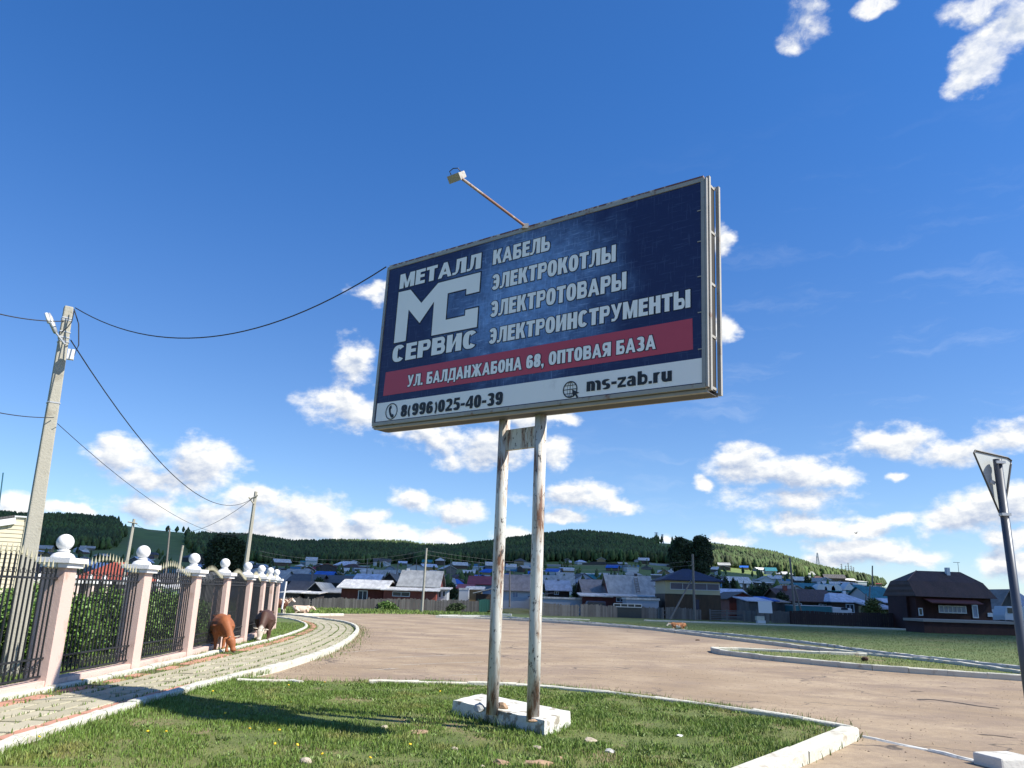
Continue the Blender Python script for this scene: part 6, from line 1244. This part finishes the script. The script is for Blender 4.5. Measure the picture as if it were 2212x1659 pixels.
utility(1719, 1347.5, 1706, 1204, 'leaning wooden pole with a brace before the dark brown fence', M_wood_p, .15, .10, brace=(1738, 1348, 1716, 1268))
utility(1884, 1268, 1884.5, 1222, 'thin pole standing against the sky above the teal roof', M_wood_p, .14, .11, Yd=140)
utility(1101, 1306, 1101, 1234, 'thin grey pole between the two billboard posts', M_wood_p, .10, .07, Yd=92)
for i, (xb, yb, xt, yt, Yd) in enumerate(((792, 1245, 794, 1207, 180), (853, 1275, 860, 1214, 140), (899, 1240, 900, 1208, 200), (958, 1236, 961, 1202, 210), (972, 1248, 974, 1210, 180), (1034, 1242, 1035, 1210, 180), (1366-30, 1248, 1366-30, 1224, 200), (1875, 1310, 1880, 1262, 105), (1869, 1300, 1871, 1282, 105), (673, 1270, 674, 1230, 120), (1606, 1275, 1606, 1254, 170))):
    utility(xb, yb, xt, yt, 'thin grey pole among the village roofs', M_wood_p, .13, .08, Yd=Yd)['group'] = 'thin poles among the village roofs'
def wire(a, b_, sag, label, r=.012, n=16, m=M_wire, sagpt=None):
    r *= .68
    P = []
    for k in range(n+1): f = k/n; p = a.lerp(b_, f); p.z -= sag*4*f*(1-f); P.append(p)
    o = MB().tube(P, r, 6).build('wire', m); tag(o, label, 'wire'); return o
cy = cpb.y-.1; w0 = at(163, 665, cy); w1 = Q[0]+Vector((-.03, -.02, .02))
best = None
for sg in np.linspace(.2, 3, 57):
    m_ = w0.lerp(w1, .4); m_.z -= sg*4*.4*.6; dd_ = abs(px(tuple(m_))[1]-np.interp(px(tuple(m_))[0], [300, 400, 460, 560, 700], [727, 732, 731, 716, 668])); best = (dd_, sg) if best is None or dd_ < best[0] else best
print('sag', best); wire(w0, w1, best[1], 'black cable sagging from the concrete pole to the billboard corner', .017, 28)
wire(at(138, 694, cy), at(-140, 630, cy-3), .15, 'thick cable leaving the pole top beyond the left picture edge', .017)
wire(at(116, 902, cy), at(-120, 858, cy-3), .1, 'lower cable leaving the pole beyond the left picture edge', .014)
pc2 = G(515, 1336); wire(at(153, 735, cy), at(545, 1077, pc2.y), 1.6, 'cable sagging from the concrete pole to the far pale pole', .02, 24)
wire(at(124, 915, cy), at(540, 1150, pc2.y), .9, 'thin lower wire from the concrete pole to the far pale pole', .010, 20)
wire(at(547, 1076, pc2.y), at(366, 1143, 90), 1.0, 'wire from the far pale pole to the dark pole on the slope', .022)
wire(at(366, 1143, 90), at(288, 1128, 60), .5, 'wire between the two poles above the grassy slope', .018)
wire(at(540, 1150, pc2.y), at(480, 1158, 90), .2, 'short wire crossing before the broad dark tree', .014)
py_ = G(911, 1323).y; M_wg = mat('grey_wire', (.16, .17, .18), .6)
for dy, nm in ((0, 'upper'), (9, 'lower')):
    wire(at(920, 1189+dy, py_), at(560, 1190+dy, py_+2), .9, '%s pale wire from the tall pole leftwards across the dark hill' % nm, .016, 20, M_wg); wire(at(920, 1189+dy, py_), at(1496, 1212+dy, G(1501, 1340).y), .9, '%s pale wire from the tall pole rightwards behind the posts' % nm, .016, 24, M_wg)
wire(at(1497, 1205, G(1501, 1340).y), at(1707, 1211, G(1719, 1347).y), .5, 'wire between the braced pole and the leaning pole', .014, 14)
# striped post
p = G(607, 1327.5); t0 = at(618.5, 1256, p.y); o = empty('marker_post', p, 0, 'leaning white post with a black foot at the end of the path', 'post'); d = t0-p; MB().tube([(0, 0, -.1), tuple(d*.16)], .065, 8).build('black_foot', M_black, o); MB().tube([tuple(d*.161), tuple(d)], .065, 8).build('white_shaft', M_capw, o); 
# lattice masts
def pylon(xb, yb, xt, yt, Yd, label, wpx, name='pylon', arms=True):
    b0 = at(xb, yb, Yd); t0 = at(xt, yt, Yd); gz = min(b0.z, terr1(b0.x, b0.y)+2); b0.z = gz; H = t0.z-gz; w_ = wpx/FPX*Yd/2; o = empty(name, b0, 0, label, 'mast'); q = MB(); r_ = .0006*Yd*.55; prof = lambda f: w_*(1-f)**1.3+w_*.14
    for sx_ in (-1, 1):
        for sy_ in (-1, 1): q.tube([(sx_*prof(f), sy_*prof(f), H*f) for f in (0, .25, .5, .75, 1)], r_, 4)
    for k in range(7):
        f0, f1 = k/7, (k+1)/7
        for s_ in (-1, 1): q.tube([(-s_*prof(f0), -prof(f0), H*f0), (s_*prof(f1), -prof(f1), H*f1)], r_*.7, 3)
    q.build('tower', M_galv, o)
    if arms:
        for f in (.72, .84, .96): MB().tube([(-w_*1.1, 0, H*f), (w_*1.1, 0, H*f)], r_, 4).build('crossarm', M_galv, o)
    return o
pylon(1537-1, 1122+50, 1535, 1081+85, 1160, 'x', 6) if False else None
pylon(1424-13+125-0, 1172, 1424-13+125, 1150, 1160, 'x', 6) if False else None
pylon(1418, 1173, 1418, 1150, 1140, 'taller power pylon on the bare ridge left of the big tree', 7); pylon(1431, 1174, 1431, 1154, 1150, 'smaller power pylon right of its neighbour on the bare ridge', 5)
t_ = pylon(1768, 1234, 1766, 1194, 1100, 'tall telecom mast with antennas at the end of the sunlit hill', 10, 'telecom_mast', False)
for k, f in enumerate((.8, .88, .95)):
    for s_ in (-1, 1): z_ = f*26; MB().box(s_*1.2-.4, s_*1.2+.4, -.4, .4, z_-1.5, z_+1.2).build('antenna_panel', M_trim, t_)
for i, (x, yb, yt) in enumerate(((1820, 1250, 1218), (1829, 1252, 1222), (1835, 1254, 1216), (1841, 1255, 1222), (1846, 1256, 1225), (1702, 1212, 1203))): pylon(x, yb, x, yt, 1100, 'thin lattice pylon of the substation right of the telecom mast', 4)['group'] = 'substation pylons'
for x, y in ((897, 1208), (856, 1216)): pass
# ------------------------------------------------------------------ road sign seen from behind
sg_y = 7.0; tp = at(2154, 992, sg_y); bp = at(2206, 1382, sg_y); d = (bp-tp); k_ = (tp.z+.3)/(-d.z); gp = tp+d*k_
o = empty('road_sign', gp, 0, 'triangular give way sign seen from behind on a dark leaning pipe', 'road sign'); MB().tube([(0, 0, 0), tuple(tp-gp)], .036, 18).build('sign_post', mat('dark_blue_grey_pipe', (.065, .075, .095), .4, .15, 5, 0, metal=.3), o, True)
cu, cn = Vector((.93, .37, 0)).normalized(), Vector((.37, -.93, 0)).normalized()
def onplane(x, y):
    r_ = Vector(ray(x, y)); P0_ = tp+(-cn)*.06; t2 = (P0_-Vector(EYE)).dot(cn)/r_.dot(cn); return Vector(EYE)+r_*t2-gp
tri = [onplane(*p_) for p_ in ((2103, 979), (2106, 973), (2114, 975), (2176, 989), (2184, 995), (2183, 1003), (2175, 1062), (2167, 1108), (2162.5, 1114), (2157, 1106))]
n_ = len(tri); vs = [tuple(p_) for p_ in tri]+[tuple(p_-cn*.004) for p_ in tri]; MB().add(vs, [tuple(range(n_)), tuple(range(2*n_-1, n_-1, -1))]+[(i, i+n_, (i+1) % n_+n_, (i+1) % n_) for i in range(n_)]).build('sign_plate', mat('bare_sign_back', (.44, .47, .47), .5, .1, 3, 0, c2=(.3, .3, .28), c2amt=(.6, .8)), o)
MB().tube([tuple(p_+cn*.004) for p_ in tri+[tri[0], tri[1]]], .0085, 6).build('rim', mat('dark_rim', (.06, .06, .06), .5), o)
for y_ in (1000, 1112): c_ = at(lerp(2155, 2168, (y_-992)/120)+1, y_, sg_y)-gp; MB().lathe([(.040, -.012), (.042, -.010), (.042, .010), (.040, .012)], 16, tuple(c_)).build('clamp', M_galv, o); MB().box(-.045, .035, -.05, -.036, -.012, .012, Matrix.Translation(c_)).build('clamp_bolt', M_galv, o)
p_ = onplane(2142, 1042)+cn*.012; MB().box(-.022, .022, -.004, .004, -.016, .016, Matrix.Translation(p_) @ Matrix.Rotation(.5, 4, 'Y')).build('loose_bracket', M_trim, o)
# ------------------------------------------------------------------ vehicles and yard things
M_car = mat('dark_van_paint', (.035, .035, .06), .3, .1, 2); M_tyre = mat('tyre', (.02, .02, .02), .8)
def van(x0, x1, yt, yb, Yd, label, m, kind='van', glassm=None):
    a = at(x0, yb, Yd); b_ = at(x1, yb, Yd); c_ = (a+b_)/2; H = at(x0, yt, Yd).z+.03; L = (b_-a).length; o = empty(kind, (c_.x, c_.y, -.03), 0, label, kind); 
    pr = [(-L/2, .45), (L/2, .45), (L/2, H*.93), (L/2-.15, H), (-L/2+L*.24, H), (-L/2+L*.12, H*.62), (-L/2, H*.55)]; bd = MB().prism(pr, 0, 1.9).build('body', m, o); bevel(bd, .06)
    for k in range(3): x_ = -L/2+L*(.26+.24*k); MB().box(x_, x_+L*.2, -.02, .01, H*.66, H*.9).build('window', M_glass, o)
    for x_ in (-L*.32, L*.30):
        wq = MB(); wq.tube([(x_, -.03, .34), (x_, .2, .34)], .34, 16, up=(0, 0, 1)); wq.build('wheel', M_tyre, o)
    return o
van(1258, 1309, 1297.5, 1322, 87, 'dark minibus parked behind the pale grey fence', M_car)
o = empty('truck', (0, 0, 0), 0, 'truck with a teal ribbed container and white cab behind the brown fence', 'truck'); a = at(1712, 1322, 92); b_ = at(1797, 1322, 92); o.location = (a.x, 92, -.03); L = b_.x-a.x; zt_ = at(1750, 1308.5, 92).z; q = MB()
MB().box(0, L, 0, 2.4, 1.0, zt_).build('container', mat('container_teal', (.05, .20, .22), .5, .1, 2), o)
for k in range(26): x_ = L*(k+.5)/26; q = MB().box(x_-.04, x_+.04, -.03, -.002, 1.05, zt_-.1).build('rib', MC['container_teal'], o)
MB().box(0, L, -.05, 2.45, zt_+.002, zt_+.08).build('container_roof', M_trim, o)
cb = MB().prism([(L+.1, .9), (L+2.3, .9), (L+2.35, 1.6), (L+2.0, zt_-.1), (L+.1, zt_)], .1, 2.3).build('cab', M_trim, o); bevel(cb, .08); MB().box(L+1.1, L+1.85, .08, .12, 1.7, zt_-.3).build('window', M_glass, o)
for x_ in (1, 2.2, L-1, L+1.5): q = MB(); q.tube([(x_, .05, .5), (x_, .35, .5)], .5, 14); q.build('wheel', M_tyre, o)
o = empty('truck', (0, 0, 0), 0, 'white truck cab among the sheds near the right edge', 'truck'); a = at(2170, 1330, 80); o.location = (a.x, 80, -.03); zt_ = at(2180, 1309, 80).z; cb = MB().prism([(0, .5), (2.2, .5), (2.2, zt_), (.3, zt_), (0, 1.5)], 0, 2).build('cab', M_trim, o); bevel(cb, .06); MB().box(.35, 1.1, -.03, .01, zt_-.65, zt_-.15).build('window', M_glass, o)
for x_ in (.5, 1.8): q = MB(); q.tube([(x_, -.03, .45), (x_, .25, .45)], .45, 14); q.build('wheel', M_tyre, o)
a = G(1645, 1347.5); o = empty('meter_box', a, 0, 'white box with slanted lid standing before the grey fence', 'box'); s_ = a.y/FPX; MB().box(-8*s_, 9*s_, 0, .5, 0, 6.5*s_).build('body', M_trim, o); MB().box(-9.5*s_, 7*s_, .02, .55, 6.6*s_, 15*s_).build('lid', M_kerb, o)
o = empty('white_board', at(1654, 1322, 78), 0, 'white board leaning above the grey fence', 'board'); MB().box(-.65, .65, 0, .06, -.1, 1.0, Matrix.Rotation(R(-8), 4, 'X')).build('panel', M_trim, o)
o = empty('greenhouse_frame', (0, 0, 0), 0, 'white framed glass structure behind the pale grey fence', 'greenhouse'); a = at(1326, 1311, 82); b_ = at(1386, 1311, 82); o.location = (a.x, 82, a.z); L = b_.x-a.x; q = MB().box(0, L, 0, .05, .30, .36).box(0, L, 0, .05, 0, .06)
for k in range(5): x_ = L*k/4; q.box(x_-.03, x_+.03, -.004, .046, .061, .299)
q.build('frame', M_trim, o); MB().box(0, L, .055, 1.5, -1.8, .33).build('glass', M_glass, o)
# ladder on roof
p0 = at(1378, 1282, 92.6); p1 = at(1372, 1250, 96.6); o = empty('ladder', p0, 0, 'old wooden ladder lying on the tall slate roof', 'ladder'); d = p1-p0; up2 = Vector((0, -.25, .12))
for s_ in (-.2, .2): MB().tube([tuple(Vector((s_, 0, 0))+up2), tuple(d+Vector((s_, 0, 0))+up2)], .05, 4).build('rail', M_wood_p, o)
for k in range(9): c_ = d*((k+.5)/9)+up2; MB().tube([tuple(c_-Vector((.2, 0, 0))), tuple(c_+Vector((.2, 0, 0)))], .035, 4).build('rung', M_wood_p, o)
# bird
bp_ = at(1849, 1152, 60); o = empty('bird', bp_, .4, 'tiny dark bird flying before the clouds on the right', 'bird'); MB().tube([(-.10, 0, 0), (0, 0, 0), (.12, 0, .01)], [.01, .035, .012], 8).build('body', M_black, o)
for s_ in (-1, 1): MB().add([(-.04, 0, .01), (.05, 0, .01), (.0, s_*.18, .09), (-.05, s_*.16, .08), (-.04, 0, .02), (.05, 0, .02), (.0, s_*.18, .095), (-.05, s_*.16, .085)], [(0, 1, 2, 3), (7, 6, 5, 4), (0, 1, 5, 4), (1, 2, 6, 5), (2, 3, 7, 6), (3, 0, 4, 7)]).build('wing', M_black, o)
